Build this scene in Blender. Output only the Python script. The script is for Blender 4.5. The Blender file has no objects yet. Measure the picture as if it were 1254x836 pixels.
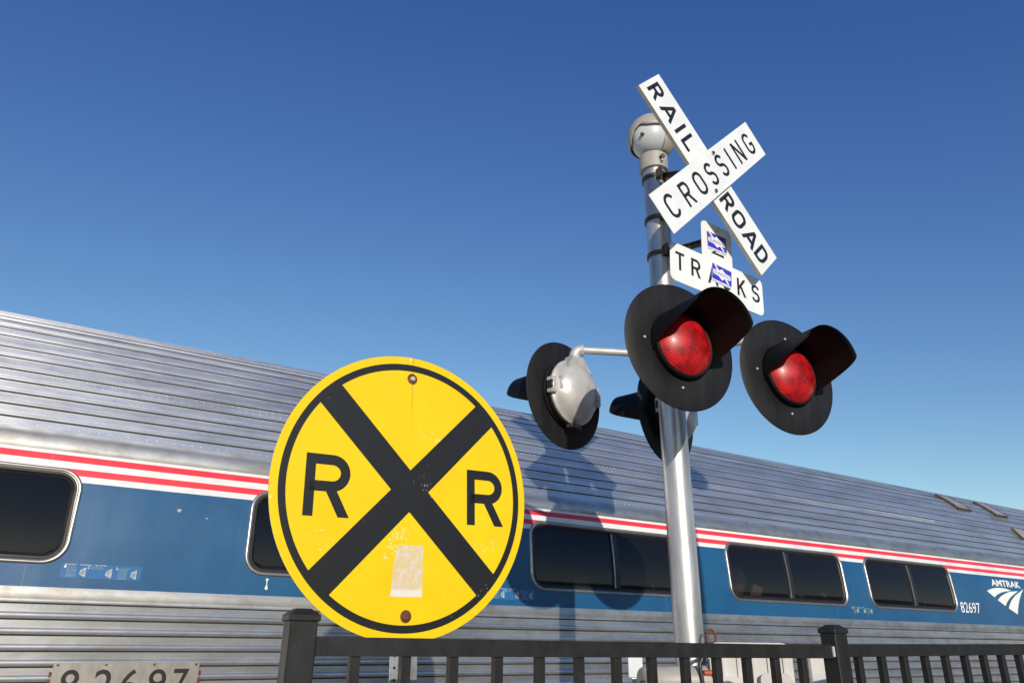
import bpy, math, random
from mathutils import Vector, Matrix
R = math.radians
random.seed(7)
SC = bpy.context.scene
COL = SC.collection

# ------------------------------------------------------------------ camera, sky, sun
CAMZ = 1.70
pitch, roll = R(22.238), R(0.616)
f = Vector((0, math.cos(pitch), math.sin(pitch)))
r = Vector((1, 0, 0)); u = r.cross(f)
r2 = r * math.cos(roll) + u * math.sin(roll); u2 = r2.cross(f)
cd = bpy.data.cameras.new('camera'); cam = bpy.data.objects.new('camera', cd); COL.objects.link(cam)
cd.sensor_width = 36; cd.sensor_fit = 'HORIZONTAL'; cd.lens = 900 / 1254 * 36
cd.clip_start = 0.05; cd.clip_end = 5000
cam.matrix_world = Matrix(((r2.x, u2.x, -f.x, 0), (r2.y, u2.y, -f.y, 0), (r2.z, u2.z, -f.z, CAMZ), (0, 0, 0, 1)))
SC.camera = cam
SC.render.resolution_x = 1024; SC.render.resolution_y = 682

SUN_AZ, SUN_EL = 168.8, 14.6
w = bpy.data.worlds.new('World'); SC.world = w; w.use_nodes = True
nt = w.node_tree; nt.nodes.clear()
sky = nt.nodes.new('ShaderNodeTexSky'); sky.sky_type = 'NISHITA'; sky.sun_disc = False
sky.sun_elevation = R(SUN_EL); sky.sun_rotation = R(SUN_AZ)
sky.altitude = 600; sky.air_density = 1.0; sky.dust_density = 0.15; sky.ozone_density = 4.0
bg = nt.nodes.new('ShaderNodeBackground'); bg.inputs['Strength'].default_value = 0.15
wo = nt.nodes.new('ShaderNodeOutputWorld')
# the clear polarised-looking blue of the day: each channel of the sky's colour gets its own contrast
sp_ = nt.nodes.new('ShaderNodeSeparateColor'); cb_ = nt.nodes.new('ShaderNodeCombineColor'); nt.links.new(sky.outputs[0], sp_.inputs[0])
for i_, (gm_, k_) in enumerate(((1.5, 2.43), (1.3, 1.36), (.83, .88))):
    m1_ = nt.nodes.new('ShaderNodeMath'); m1_.operation = 'MULTIPLY'; m1_.inputs[1].default_value = .15; nt.links.new(sp_.outputs[i_], m1_.inputs[0])
    m2_ = nt.nodes.new('ShaderNodeMath'); m2_.operation = 'POWER'; m2_.inputs[1].default_value = gm_; nt.links.new(m1_.outputs[0], m2_.inputs[0])
    m3_ = nt.nodes.new('ShaderNodeMath'); m3_.operation = 'MULTIPLY'; m3_.inputs[1].default_value = k_ / .15; nt.links.new(m2_.outputs[0], m3_.inputs[0])
    nt.links.new(m3_.outputs[0], cb_.inputs[i_])
nt.links.new(cb_.outputs[0], bg.inputs[0]); nt.links.new(bg.outputs[0], wo.inputs[0])

sl = bpy.data.lights.new('sun', 'SUN'); sl.energy = 4.2; sl.angle = R(0.5); sl.color = (1.0, 0.91, 0.79)
so = bpy.data.objects.new('sun', sl); COL.objects.link(so)
sd = Vector((math.sin(R(SUN_AZ)) * math.cos(R(SUN_EL)), math.cos(R(SUN_AZ)) * math.cos(R(SUN_EL)), math.sin(R(SUN_EL))))
so.rotation_euler = sd.to_track_quat('Z', 'Y').to_euler(); so.location = sd * 60
SC.view_settings.view_transform = 'Standard'; SC.view_settings.look = 'None'
SC.view_settings.exposure = 0.0; SC.view_settings.gamma = 1.0

# ------------------------------------------------------------------ materials
def new_mat(name):
    m = bpy.data.materials.new(name); m.use_nodes = True
    n = m.node_tree.nodes; return m, n, m.node_tree.links, n['Principled BSDF']
def ramp(n, pts, interp='LINEAR'):
    c = n.new('ShaderNodeValToRGB'); c.color_ramp.interpolation = interp
    e = c.color_ramp.elements
    while len(e) > 1: e.remove(e[-1])
    e[0].position = pts[0][0]; e[0].color = (*pts[0][1], 1)
    for p, col in pts[1:]:
        x = e.new(p); x.color = (*col, 1)
    return c
def noise(n, l, scale, detail=4, stretch=(1, 1, 1), rough=.55, seedloc=(0, 0, 0)):
    tc = n.new('ShaderNodeTexCoord'); mp = n.new('ShaderNodeMapping')
    mp.inputs['Scale'].default_value = stretch; mp.inputs['Location'].default_value = seedloc
    t = n.new('ShaderNodeTexNoise'); t.inputs['Scale'].default_value = scale
    t.inputs['Detail'].default_value = detail; t.inputs['Roughness'].default_value = rough
    l.new(tc.outputs['Object'], mp.inputs[0]); l.new(mp.outputs[0], t.inputs[0]); return t
def mixc(n, l, fac, a, b, blend='MIX'):
    x = n.new('ShaderNodeMix'); x.data_type = 'RGBA'; x.blend_type = blend
    if isinstance(fac, (int, float)): x.inputs['Factor'].default_value = fac
    else: l.new(fac, x.inputs['Factor'])
    for s, v in (('A', a), ('B', b)):
        sock = [i for i in x.inputs if i.name == s and i.type == 'RGBA'][0]
        if isinstance(v, tuple): sock.default_value = (*v, 1)
        else: l.new(v, sock)
    return [o for o in x.outputs if o.type == 'RGBA'][0]
def bump(n, l, src, strength, dist, prev=None):
    b = n.new('ShaderNodeBump'); b.inputs['Strength'].default_value = strength; b.inputs['Distance'].default_value = dist
    l.new(src, b.inputs['Height'])
    if prev is not None: l.new(prev.outputs[0], b.inputs['Normal'])
    return b
def simple(name, col, rough=.5, metal=0, var=.12, vscale=12, bstr=0, stretch=(1, 1, 1), spec=.5, col2=None):
    m, n, l, p = new_mat(name)
    t = noise(n, l, vscale, 5, stretch)
    c2 = col2 or tuple(c * (1 - 2 * var) for c in col)
    rp = ramp(n, [(.35, c2), (.65, col)]); l.new(t.outputs[0], rp.inputs[0]); l.new(rp.outputs[0], p.inputs['Base Color'])
    p.inputs['Metallic'].default_value = metal; p.inputs['Specular IOR Level'].default_value = spec
    mr = n.new('ShaderNodeMapRange'); mr.inputs[3].default_value = rough * .85; mr.inputs[4].default_value = min(1, rough * 1.2)
    l.new(t.outputs[0], mr.inputs[0]); l.new(mr.outputs[0], p.inputs['Roughness'])
    if bstr:
        t2 = noise(n, l, vscale * 6, 4, stretch); l.new(bump(n, l, t2.outputs[0], bstr, .002).outputs[0], p.inputs['Normal'])
    return m

def steel(name, base=(.60, .59, .57), rough=.3, wav=.5, dirt=.5, seam=None, aniso=.6):
    """ribbed stainless cladding: brushed lengthwise, slightly buckled, weather stained"""
    m, n, l, p = new_mat(name)
    big = noise(n, l, 1.1, 3, (1, 1, 1.5)); streak = noise(n, l, 2.0, 5, (.8, 1, 5), .6); fine = noise(n, l, 40, 3, (.12, 1, 4))
    c = ramp(n, [(.3, tuple(b * .72 for b in base)), (.6, base)]); l.new(streak.outputs[0], c.inputs[0])
    blot = noise(n, l, 5, 6, (1.3, 1, 2.5), .65); cr = ramp(n, [(.46, (1, 1, 1)), (.70, (.62, .59, .52))]); l.new(blot.outputs[0], cr.inputs[0])
    out = mixc(n, l, dirt, c.outputs[0], cr.outputs[0], 'MULTIPLY')
    if seam:
        tc = n.new('ShaderNodeTexCoord'); sx = n.new('ShaderNodeSeparateXYZ'); l.new(tc.outputs['Object'], sx.inputs[0])
        pm = n.new('ShaderNodeMath'); pm.operation = 'PINGPONG'; pm.inputs[1].default_value = seam; l.new(sx.outputs[0], pm.inputs[0])
        lt = n.new('ShaderNodeMath'); lt.operation = 'LESS_THAN'; lt.inputs[1].default_value = .0015; l.new(pm.outputs[0], lt.inputs[0])
        out = mixc(n, l, lt.outputs[0], out, (.12, .11, .1))
    l.new(out, p.inputs['Base Color']); p.inputs['Metallic'].default_value = .90
    mr = n.new('ShaderNodeMapRange'); mr.inputs[3].default_value = rough * .75; mr.inputs[4].default_value = rough * 1.35
    l.new(blot.outputs[0], mr.inputs[0]); l.new(mr.outputs[0], p.inputs['Roughness'])
    if aniso:
        p.inputs['Anisotropic'].default_value = aniso
        tg = n.new('ShaderNodeTangent'); tg.direction_type = 'RADIAL'; tg.axis = 'X'
        l.new(tg.outputs[0], p.inputs['Tangent']); 
    b1 = bump(n, l, big.outputs[0], wav * .35, .05); w2 = noise(n, l, 4.5, 2, (1, 1, 1.2)); b2 = bump(n, l, w2.outputs[0], wav * .25, .012, b1)
    b3 = bump(n, l, fine.outputs[0], .03, .001, b2); l.new(b3.outputs[0], p.inputs['Normal'])
    return m

M_ROOF = steel('roof_steel', (.86, .865, .87), .44, .30, .18, None, .78)
M_GROOVE = simple('dark_seam', (.035, .028, .020), .8, 0, .3, 30)  # near-black strips laid along the lower edge of each bead
M_BELT = steel('belt_steel', (.60, .59, .56), .45, .7, .85, None, .3)
M_LOW = steel('lower_steel', (.76, .75, .73), .33, .5, .65, None, .5)
M_TRIM = steel('trim_steel', (.50, .47, .43), .38, .3, .6, None, 0)
M_RUBBER = simple('rubber', (.018, .018, .018), .42, 0, .2, 20)
M_GALV = simple('galvanised', (.60, .60, .59), .36, .7, .20, 7, .12, (1.6, 1.6, .35))
M_GALVPAINT = simple('aluminium_paint', (.60, .59, .56), .40, .35, .10, 14, .1)
M_BLACK = simple('black_signal_paint', (.0145, .0145, .015), .50, 0, .22, 6, .05, (2.2, .5, 1), .25)
M_HOOD = simple('visor_black_paint', (.006, .006, .006), .55, 0, .1, 9, 0, (1, 1, 1), .2)
M_FENCE = simple('black_fence_paint', (.019, .019, .019), .5, 0, .22, 25, .25, (1, 1, .6), .3, (.012, .012, .012))
M_RUST = simple('rust', (.20, .065, .025), .85, 0, .3, 60, .4)
M_DARKMETAL = simple('weathered_clamp_steel', (.13, .10, .075), .6, .5, .3, 30, .3)
M_CREAM = simple('aged_cream_paint', (.37, .355, .31), .45, 0, .08, 10, .08)
M_WHITECAP = simple('white_enamel', (.52, .56, .58), .35, 0, .06, 5, .05)
M_WHITESIGN = simple('white_reflective_sheet', (.75, .785, .785), .42, 0, .045, 6, .05, (1, 1, 1), .5)
M_CREAMEDGE = simple('sign_edge', (.50, .46, .36), .6, 0, .1, 20)
M_INK = simple('black_sign_ink', (.018, .017, .017), .38, 0, .15, 30, .0)
M_WHITEPAINT = simple('white_vinyl', (.78, .78, .76), .4, 0, .03, 9)
M_BLUESTICK = simple('blue_sticker', (.035, .045, .50), .35, 0, .05, 9)
M_DECAL = simple('decal_blue', (.02, .13, .32), .35, 0, .05, 9)
M_DECALART = simple('decal_pale_ink', (.20, .30, .38), .5, 0, .15, 60)
M_PICTO = simple('pictogram_ink', (.42, .47, .49), .5, 0, .2, 60)
M_MACHINE = simple('machine_white', (.62, .60, .56), .4, .1, .08, 6, .06)
M_ORANGE = simple('orange_hose', (.42, .08, .02), .55, 0, .1, 20)
M_CABLE = simple('black_cable', (.02, .02, .02), .4)
M_PLATE = simple('brushed_plate', (.42, .40, .36), .42, .7, .06, 12, .05, (4, 1, 1))
M_DIGIT = simple('plate_digit', (.012, .012, .012), .5)
M_INT = simple('interior_panel', (.03, .03, .03), .7)
M_BLOCKER = simple('dark_blocker', (.012, .012, .013), .8)  # for the added sheets that shut daylight out of the far windows
M_SEAT = simple('seat_cloth', (.014, .015, .02), .95, 0, .2, 30, 0, (1, 1, 1), 0)
M_SKIN = simple('skin', (.42, .23, .15), .55, 0, .05, 10)
M_HAIR = simple('grey_hair', (.16, .14, .12), .8, 0, .2, 40)
M_SHIRT = simple('shirt', (.08, .08, .10), .85)
M_PAPER = simple('paper', (.80, .50, .36), .7)
M_GROUND = simple('gravel_ground', (.34, .32, .28), .9, 0, .25, 1.5, .5)
M_BALLAST = simple('ballast', (.22, .20, .18), .9, 0, .35, 30, 1.0)
M_PAVE = simple('asphalt', (.055, .055, .055), .85, 0, .2, 8, .4)
M_RAIL = simple('rail_steel', (.20, .13, .09), .5, .5, .2, 10)
M_TIE = simple('tie_wood', (.08, .06, .045), .9, 0, .3, 10, .5)
M_VENT = simple('vent_grille', (.50, .48, .45), .45, .5, .1, 10)

def side_paint():
    m, n, l, p = new_mat('striped_side_paint')
    tc = n.new('ShaderNodeTexCoord'); sx = n.new('ShaderNodeSeparateXYZ'); l.new(tc.outputs['Object'], sx.inputs[0])
    Zr = lambda z: 1.70 + (z - 1.35) * .82
    lo, hi = Zr(1.6), Zr(2.6)
    mr = n.new('ShaderNodeMapRange'); mr.inputs[1].default_value = lo; mr.inputs[2].default_value = hi; l.new(sx.outputs[2], mr.inputs[0])
    blue, red, white = (.008, .084, .205), (.78, .035, .055), (.74, .74, .72)
    q = lambda z: z - 1.6
    rp = ramp(n, [(0, blue), (q(2.338), white), (q(2.380), red), (q(2.427), white), (q(2.474), red), (q(2.521), white)], 'CONSTANT')
    l.new(mr.outputs[0], rp.inputs[0])
    t = noise(n, l, 2.2, 5, (1, 1, 1.4), .6); vr = ramp(n, [(.3, (.80, .82, .84)), (.7, (1.12, 1.1, 1.06))]); l.new(t.outputs[0], vr.inputs[0])
    out = mixc(n, l, 1.0, rp.outputs[0], vr.outputs[0], 'MULTIPLY')
    t3 = noise(n, l, 26, 3, (.25, 1, 1.6), .7); sc = ramp(n, [(.72, (0, 0, 0)), (.76, (1, 1, 1))]); l.new(t3.outputs[0], sc.inputs[0])
    out = mixc(n, l, sc.outputs[0], out, mixc(n, l, .12, out, (.5, .5, .48)))
    pm = n.new('ShaderNodeMath'); pm.operation = 'PINGPONG'; pm.inputs[1].default_value = 1.14; l.new(sx.outputs[0], pm.inputs[0])
    lt = n.new('ShaderNodeMath'); lt.operation = 'LESS_THAN'; lt.inputs[1].default_value = .0013; l.new(pm.outputs[0], lt.inputs[0])
    hf = n.new('ShaderNodeMath'); hf.operation = 'MULTIPLY'; hf.inputs[1].default_value = .5; l.new(lt.outputs[0], hf.inputs[0])
    out = mixc(n, l, hf.outputs[0], out, (.25, .26, .27))
    l.new(out, p.inputs['Base Color'])
    p.inputs['Roughness'].default_value = .40; p.inputs['Coat Weight'].default_value = .25; p.inputs['Coat Roughness'].default_value = .30
    p.inputs['Metallic'].default_value = .0
    big = noise(n, l, 1.6, 2, (1, 1, .25)); b1 = bump(n, l, big.outputs[0], .30, .06)
    w2 = noise(n, l, 7, 2); b2 = bump(n, l, w2.outputs[0], .14, .012, b1); l.new(b2.outputs[0], p.inputs['Normal'])
    return m
M_SIDE = side_paint()

def glass_tint():
    m, n, l, p = new_mat('tinted_window_glass'); n.remove(p)
    o = n['Material Output']; tr = n.new('ShaderNodeBsdfTransparent'); tr.inputs[0].default_value = (.34, .34, .355, 1)
    gl = n.new('ShaderNodeBsdfGlossy'); gl.inputs['Roughness'].default_value = .03; gl.inputs[0].default_value = (.95, .86, .93, 1)
    fr = n.new('ShaderNodeFresnel'); fr.inputs[0].default_value = 1.55
    mx = n.new('ShaderNodeMixShader'); l.new(fr.outputs[0], mx.inputs[0]); l.new(tr.outputs[0], mx.inputs[1]); l.new(gl.outputs[0], mx.inputs[2])
    df = n.new('ShaderNodeBsdfDiffuse'); df.inputs[0].default_value = (.014, .014, .016, 1)
    m2 = n.new('ShaderNodeMixShader'); m2.inputs[0].default_value = .35; l.new(mx.outputs[0], m2.inputs[1]); l.new(df.outputs[0], m2.inputs[2])
    l.new(m2.outputs[0], o.inputs[0]); return m
M_GLASS = glass_tint()

def yellow_sheet():
    m, n, l, p = new_mat('yellow_reflective_sheet')
    t = noise(n, l, 5, 5); c = ramp(n, [(.3, (.73, .51, .003)), (.7, (.80, .57, .005))]); l.new(t.outputs[0], c.inputs[0])
    s1 = noise(n, l, 70, 4, (1, 1.0, 1), .75); area = noise(n, l, 5.5, 2, (1, 1, 1), .5, (.3, .1, 0))
    mu = n.new('ShaderNodeMath'); mu.operation = 'MULTIPLY'; l.new(s1.outputs[0], mu.inputs[0]); l.new(area.outputs[0], mu.inputs[1])
    sc = ramp(n, [(.385, (0, 0, 0)), (.41, (1, 1, 1))]); l.new(mu.outputs[0], sc.inputs[0])
    out = mixc(n, l, sc.outputs[0], c.outputs[0], (.80, .68, .25))
    # rust drip below the upper bolt
    tc = n.new('ShaderNodeTexCoord'); sx = n.new('ShaderNodeSeparateXYZ'); l.new(tc.outputs['Object'], sx.inputs[0])
    ab = n.new('ShaderNodeMath'); ab.operation = 'ABSOLUTE'; l.new(sx.outputs[0], ab.inputs[0])
    ma = n.new('ShaderNodeMapRange'); ma.inputs[1].default_value = .005; ma.inputs[2].default_value = .001; l.new(ab.outputs[0], ma.inputs[0])
    mb = n.new('ShaderNodeMapRange'); mb.inputs[1].default_value = .16; mb.inputs[2].default_value = .38; l.new(sx.outputs[1], mb.inputs[0])
    mm = n.new('ShaderNodeMath'); mm.operation = 'MULTIPLY'; l.new(ma.outputs[0], mm.inputs[0]); l.new(mb.outputs[0], mm.inputs[1])
    m3 = n.new('ShaderNodeMath'); m3.operation = 'MULTIPLY'; m3.inputs[1].default_value = .5; l.new(mm.outputs[0], m3.inputs[0])
    out = mixc(n, l, m3.outputs[0], out, (.45, .20, .03))
    l.new(out, p.inputs['Base Color']); p.inputs['Roughness'].default_value = .42; p.inputs['Specular IOR Level'].default_value = .35
    return m
M_YELLOW = yellow_sheet()
def ink_worn():
    m, n, l, p = new_mat('worn_black_ink')
    s1 = noise(n, l, 110, 4, (1, 1, 1), .8); area = noise(n, l, 5.5, 2, (1, 1, 1), .5, (.35, .25, 0))
    mu = n.new('ShaderNodeMath'); mu.operation = 'MULTIPLY'; l.new(s1.outputs[0], mu.inputs[0]); l.new(area.outputs[0], mu.inputs[1])
    sc = ramp(n, [(.405, (.012, .0115, .0115)), (.425, (.5, .48, .42))]); l.new(mu.outputs[0], sc.inputs[0])
    l.new(sc.outputs[0], p.inputs['Base Color']); p.inputs['Roughness'].default_value = .4
    return m
M_WORNINK = ink_worn()
def residue():
    m, n, l, p = new_mat('torn_sticker_residue')
    t = noise(n, l, 55, 5, (1, .6, 1), .7); tc = n.new('ShaderNodeTexCoord'); sx = n.new('ShaderNodeSeparateXYZ'); l.new(tc.outputs['Object'], sx.inputs[0])
    mr = n.new('ShaderNodeMapRange'); mr.inputs[1].default_value = -.300; mr.inputs[2].default_value = -.312; mr.inputs[3].default_value = 0; mr.inputs[4].default_value = .4
    l.new(sx.outputs[1], mr.inputs[0]); ad = n.new('ShaderNodeMath'); l.new(t.outputs[0], ad.inputs[0]); l.new(mr.outputs[0], ad.inputs[1])
    rp = ramp(n, [(.36, (.28, .28, .28)), (.52, (.60, .60, .60)), (.75, (.92, .92, .92))]); l.new(ad.outputs[0], rp.inputs[0])
    l.new(rp.outputs[0], p.inputs['Alpha']); p.inputs['Base Color'].default_value = (.74, .70, .62, 1); p.inputs['Roughness'].default_value = .7
    return m
M_RESIDUE = residue()
def red_lens():
    m, n, l, p = new_mat('red_signal_lens')
    tc = n.new('ShaderNodeTexCoord'); ck = n.new('ShaderNodeTexVoronoi'); ck.inputs['Scale'].default_value = 92; ck.inputs['Randomness'].default_value = 0.10
    mpl = n.new('ShaderNodeMapping'); mpl.inputs['Scale'].default_value = (1, 1, 0); mpl.inputs['Rotation'].default_value = (0, 0, R(32)); l.new(tc.outputs['Object'], mpl.inputs[0]); l.new(mpl.outputs[0], ck.inputs[0])
    c = ramp(n, [(.0, (.68, .010, .016)), (.35, (.46, .005, .009)), (.62, (.20, .002, .004))]); l.new(ck.outputs['Distance'], c.inputs[0])
    t2 = noise(n, l, 16, 4); r2_ = ramp(n, [(.36, (.5, .45, .45)), (.60, (1.2, 1.1, 1.1))]); l.new(t2.outputs[0], r2_.inputs[0])
    l.new(mixc(n, l, 1.0, c.outputs[0], r2_.outputs[0], 'MULTIPLY'), p.inputs['Base Color'])
    p.inputs['Roughness'].default_value = .42; p.inputs['Coat Weight'].default_value = .12; p.inputs['Coat Roughness'].default_value = .2
    p.inputs['Subsurface Weight'].default_value = .0
    l.new(bump(n, l, ck.outputs['Distance'], .18, .002).outputs[0], p.inputs['Normal'])
    return m
M_LENS = red_lens()

# ------------------------------------------------------------------ mesh helpers
class MB:
    def __init__(s): s.v = []; s.f = []; s.mi = []; s.mats = []
    def m(s, mat):
        if mat not in s.mats: s.mats.append(mat)
        return s.mats.index(mat)
    def add(s, vs, fs, mat, M=None):
        k = len(s.v); i = s.m(mat)
        for p in vs:
            p = Vector(p); s.v.append(M @ p if M else p)
        for fc in fs: s.f.append([k + a for a in fc]); s.mi.append(i)
    def box(s, a, b, mat, M=None, bev=0):
        (x0, y0, z0), (x1, y1, z1) = a, b
        if bev:
            e = bev; vs = []; 
            # chamfered box: 24 verts
            for sx in (0, 1):
                for sy in (0, 1):
                    for sz in (0, 1):
                        X = (x0, x1)[sx]; Y = (y0, y1)[sy]; Z = (z0, z1)[sz]
                        dx = e if sx == 0 else -e; dy = e if sy == 0 else -e; dz = e if sz == 0 else -e
                        vs += [(X, Y + dy, Z + dz), (X + dx, Y, Z + dz), (X + dx, Y + dy, Z)]
            import bmesh
            bm = bmesh.new()
            for p in vs: bm.verts.new(p)
            bmesh.ops.convex_hull(bm, input=bm.verts); bmesh.ops.dissolve_limit(bm, angle_limit=.01, verts=bm.verts, edges=bm.edges)
            bm.verts.index_update(); s.add([v.co.copy() for v in bm.verts], [[v.index for v in fc.verts] for fc in bm.faces], mat, M); bm.free(); return
        vs = [(x0, y0, z0), (x1, y0, z0), (x1, y1, z0), (x0, y1, z0), (x0, y0, z1), (x1, y0, z1), (x1, y1, z1), (x0, y1, z1)]
        s.add(vs, [(0, 3, 2, 1), (4, 5, 6, 7), (0, 1, 5, 4), (1, 2, 6, 5), (2, 3, 7, 6), (3, 0, 4, 7)], mat, M)
    def lathe(s, prof, mat, M=None, n=48, cap0=False, cap1=False, a0=0, a1=2 * math.pi):
        full = abs(a1 - a0 - 2 * math.pi) < 1e-6; k = n if full else n + 1
        vs = []; fs = []
        for (rr, z) in prof:
            for i in range(k):
                a = a0 + (a1 - a0) * i / n; vs.append((rr * math.cos(a), rr * math.sin(a), z))
        for j in range(len(prof) - 1):
            for i in range(n):
                i2 = (i + 1) % k
                fs.append((j * k + i, j * k + i2, (j + 1) * k + i2, (j + 1) * k + i))
        if cap0: fs.append(tuple(range(k))[::-1])
        if cap1: fs.append(tuple((len(prof) - 1) * k + i for i in range(k)))
        s.add(vs, fs, mat, M)
    def tube(s, pts, rad, mat, M=None, n=14, caps=True):
        pts = [Vector(p) for p in pts]; vs = []; fs = []
        rads = rad if isinstance(rad, (list, tuple)) else [rad] * len(pts)
        t0 = (pts[1] - pts[0]).normalized(); ref = Vector((0, 0, 1)) if abs(t0.z) < .9 else Vector((1, 0, 0))
        a = t0.cross(ref).normalized()
        for i, p in enumerate(pts):
            t = (pts[min(i + 1, len(pts) - 1)] - pts[max(i - 1, 0)]).normalized()
            a = (a - t * a.dot(t)).normalized(); b = t.cross(a)
            for k in range(n):
                g = 2 * math.pi * k / n; vs.append(p + (a * math.cos(g) + b * math.sin(g)) * rads[i])
        for i in range(len(pts) - 1):
            for k in range(n): fs.append((i * n + k, i * n + (k + 1) % n, (i + 1) * n + (k + 1) % n, (i + 1) * n + k))
        if caps: fs.append(tuple(range(n))[::-1]); fs.append(tuple((len(pts) - 1) * n + k for k in range(n)))
        s.add(vs, fs, mat, M)
    def prism(s, poly, z0, z1, mat, M=None, side=None):
        n = len(poly)
        if side is None or side is mat:
            s.add([(x, y, z0) for x, y in poly] + [(x, y, z1) for x, y in poly],
                  [tuple(range(n))[::-1], tuple(range(n, 2 * n))] + [(i, (i + 1) % n, n + (i + 1) % n, n + i) for i in range(n)], mat, M)
        else:
            s.add([(x, y, z1) for x, y in poly], [tuple(range(n))], mat, M)
            s.add([(x, y, z0) for x, y in poly] + [(x, y, z1) for x, y in poly], [tuple(range(n))[::-1]] + [(i, (i + 1) % n, n + (i + 1) % n, n + i) for i in range(n)], side, M)
    def sheet(s, poly, z, mat, M=None):
        s.add([(x, y, z) for x, y in poly], [tuple(range(len(poly)))], mat, M)
    def build(s, name, parent=None, angle=35, M=None):
        me = bpy.data.meshes.new(name); me.from_pydata([tuple(v) for v in s.v], [], s.f)
        for mt in s.mats: me.materials.append(mt)
        me.polygons.foreach_set('material_index', s.mi)
        me.polygons.foreach_set('use_smooth', [True] * len(s.f)); me.update()
        me.set_sharp_from_angle(angle=R(angle))
        o = bpy.data.objects.new(name, me); COL.objects.link(o)
        if parent: o.parent = parent
        if M is not None: o.matrix_local = M
        return o
def tag(o, label, cat, group=None):
    o['label'] = label; o['category'] = cat
    if group: o['group'] = group
    return o
def empty(name, M, label, cat, group=None):
    o = bpy.data.objects.new(name, None); COL.objects.link(o); o.empty_display_size = .2; o.matrix_world = M; return tag(o, label, cat, group)
def struct(o): o['kind'] = 'structure'; return o
def frame(C, az, spin=0, a2=0):
    """x = right and y = up as seen by somebody facing the panel, z = the way it faces"""
    az = R(az); n = Vector((math.sin(az), math.cos(az), 0)); uu = Vector((0, 0, 1)).cross(n); vv = Vector((0, 0, 1))
    c, s_ = math.cos(R(spin)), math.sin(R(spin)); U = uu * c + vv * s_; V = -uu * s_ + vv * c
    return Matrix(((U.x, V.x, n.x, C[0]), (U.y, V.y, n.y, C[1]), (U.z, V.z, n.z, C[2]), (0, 0, 0, 1)))
def circle(rad, n=96, c=(0, 0), a0=0, a1=2 * math.pi, close=True):
    return [(c[0] + rad * math.cos(a0 + (a1 - a0) * i / n), c[1] + rad * math.sin(a0 + (a1 - a0) * i / n)) for i in range(n if close else n + 1)]
def rrect(x0, y0, x1, y1, rad, n=6):
    p = []
    for cx, cy, a in ((x1 - rad, y0 + rad, -90), (x1 - rad, y1 - rad, 0), (x0 + rad, y1 - rad, 90), (x0 + rad, y0 + rad, 180)):
        for i in range(n + 1):
            g = R(a + 90 * i / n); p.append((cx + rad * math.cos(g), cy + rad * math.sin(g)))
    return p

# ---- stroke lettering (even-width sign lettering)
def arc(cx, cy, rx, ry, a0, a1, n=14): return [(cx + rx * math.cos(R(a0 + (a1 - a0) * i / n)), cy + ry * math.sin(R(a0 + (a1 - a0) * i / n))) for i in range(n + 1)]
def G(ch, k=.30):
    if ch == 'I': return [('L', [(.5, 0), (.5, 1)])]
    if ch == 'L': return [('L', [(0, 1), (0, 0), (1, 0)])]
    if ch == 'T': return [('L', [(0, 1), (1, 1)]), ('L', [(.5, 1), (.5, 0)])]
    if ch == 'D': return [('C', [(0, 0), (0, 1), (.5, 1)] + arc(.5, .5 + .12, .5, .38, 90, 0)[1:] + arc(.5, .38, .5, .38, 0, -90) + [])]
    if ch == 'O': return [('C', arc(.5, 1 - k, .5, k, 0, 180) + arc(.5, k, .5, k, 180, 360))]
    if ch == 'C': return [('L', arc(.5, 1 - k, .5, k, 18, 180) + arc(.5, k, .5, k, 180, 342))]
    if ch == 'G': return [('L', arc(.5, 1 - k, .5, k, 18, 180) + arc(.5, k, .5, k, 180, 360) + [(1, .44), (.55, .44)])]
    if ch == 'S': return [('L', arc(.5, .765, .48, .235, 15, 262) + arc(.5, .265, .5, .265, 82, -165)[0:])]
    if ch == 'A': return [('D', (0, 0, .5, 1)), ('D', (1, 0, .5, 1)), ('L', [(.16, .27), (.84, .27)])]
    if ch == 'N': return [('L', [(0, 0), (0, 1)]), ('L', [(1, 0), (1, 1)]), ('D', (1, 0, 0, 1))]
    if ch == 'K': return [('L', [(0, 0), (0, 1)]), ('D', (0, .34, .98, 1)), ('D', (1, 0, .36, .58))]
    if ch == 'M': return [('L', [(0, 0), (0, 1)]), ('L', [(1, 0), (1, 1)]), ('D', (.5, .1, 0, 1)), ('D', (.5, .1, 1, 1))]
    if ch == 'R': return [('L', [(0, 0), (0, 1), (.62, 1)] + arc(.62, .74, .38, .26, 90, -90)[1:] + [(0, .48)]), ('D', (1, 0, .55, .48))]
    if ch == '2': return [('L', arc(.5, .72, .5, .28, 170, -35) + [(0, 0), (1, 0)])]
def ribbon(mb, pts, t, z, mat, M, closed=False):
    P = [Vector((p[0], p[1])) for p in pts]
    Q = [P[0]]
    for p in P[1:]:
        if (p - Q[-1]).length > 1e-5: Q.append(p)
    if closed and (Q[0] - Q[-1]).length < 1e-5: Q.pop()
    n = len(Q); L_, R_ = [], []
    for i in range(n):
        a = Q[i - 1] if (i or closed) else None; b = Q[(i + 1) % n] if (i < n - 1 or closed) else None
        d1 = (Q[i] - a).normalized() if a is not None else None; d2 = (b - Q[i]).normalized() if b is not None else None
        if d1 is None: d1 = d2
        if d2 is None: d2 = d1
        n1 = Vector((-d1.y, d1.x)); n2 = Vector((-d2.y, d2.x)); mm = (n1 + n2)
        mm = mm.normalized() if mm.length > .1 else n1
        k = t / 2 / max(.45, mm.dot(n1)); L_.append(Q[i] + mm * k); R_.append(Q[i] - mm * k)
    vs = [(p.x, p.y, z) for p in L_] + [(p.x, p.y, z) for p in R_]
    fs = [(n + i, n + (i + 1) % n, (i + 1) % n, i) for i in range(n if closed else n - 1)]
    mb.add(vs, fs, mat, M)
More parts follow.
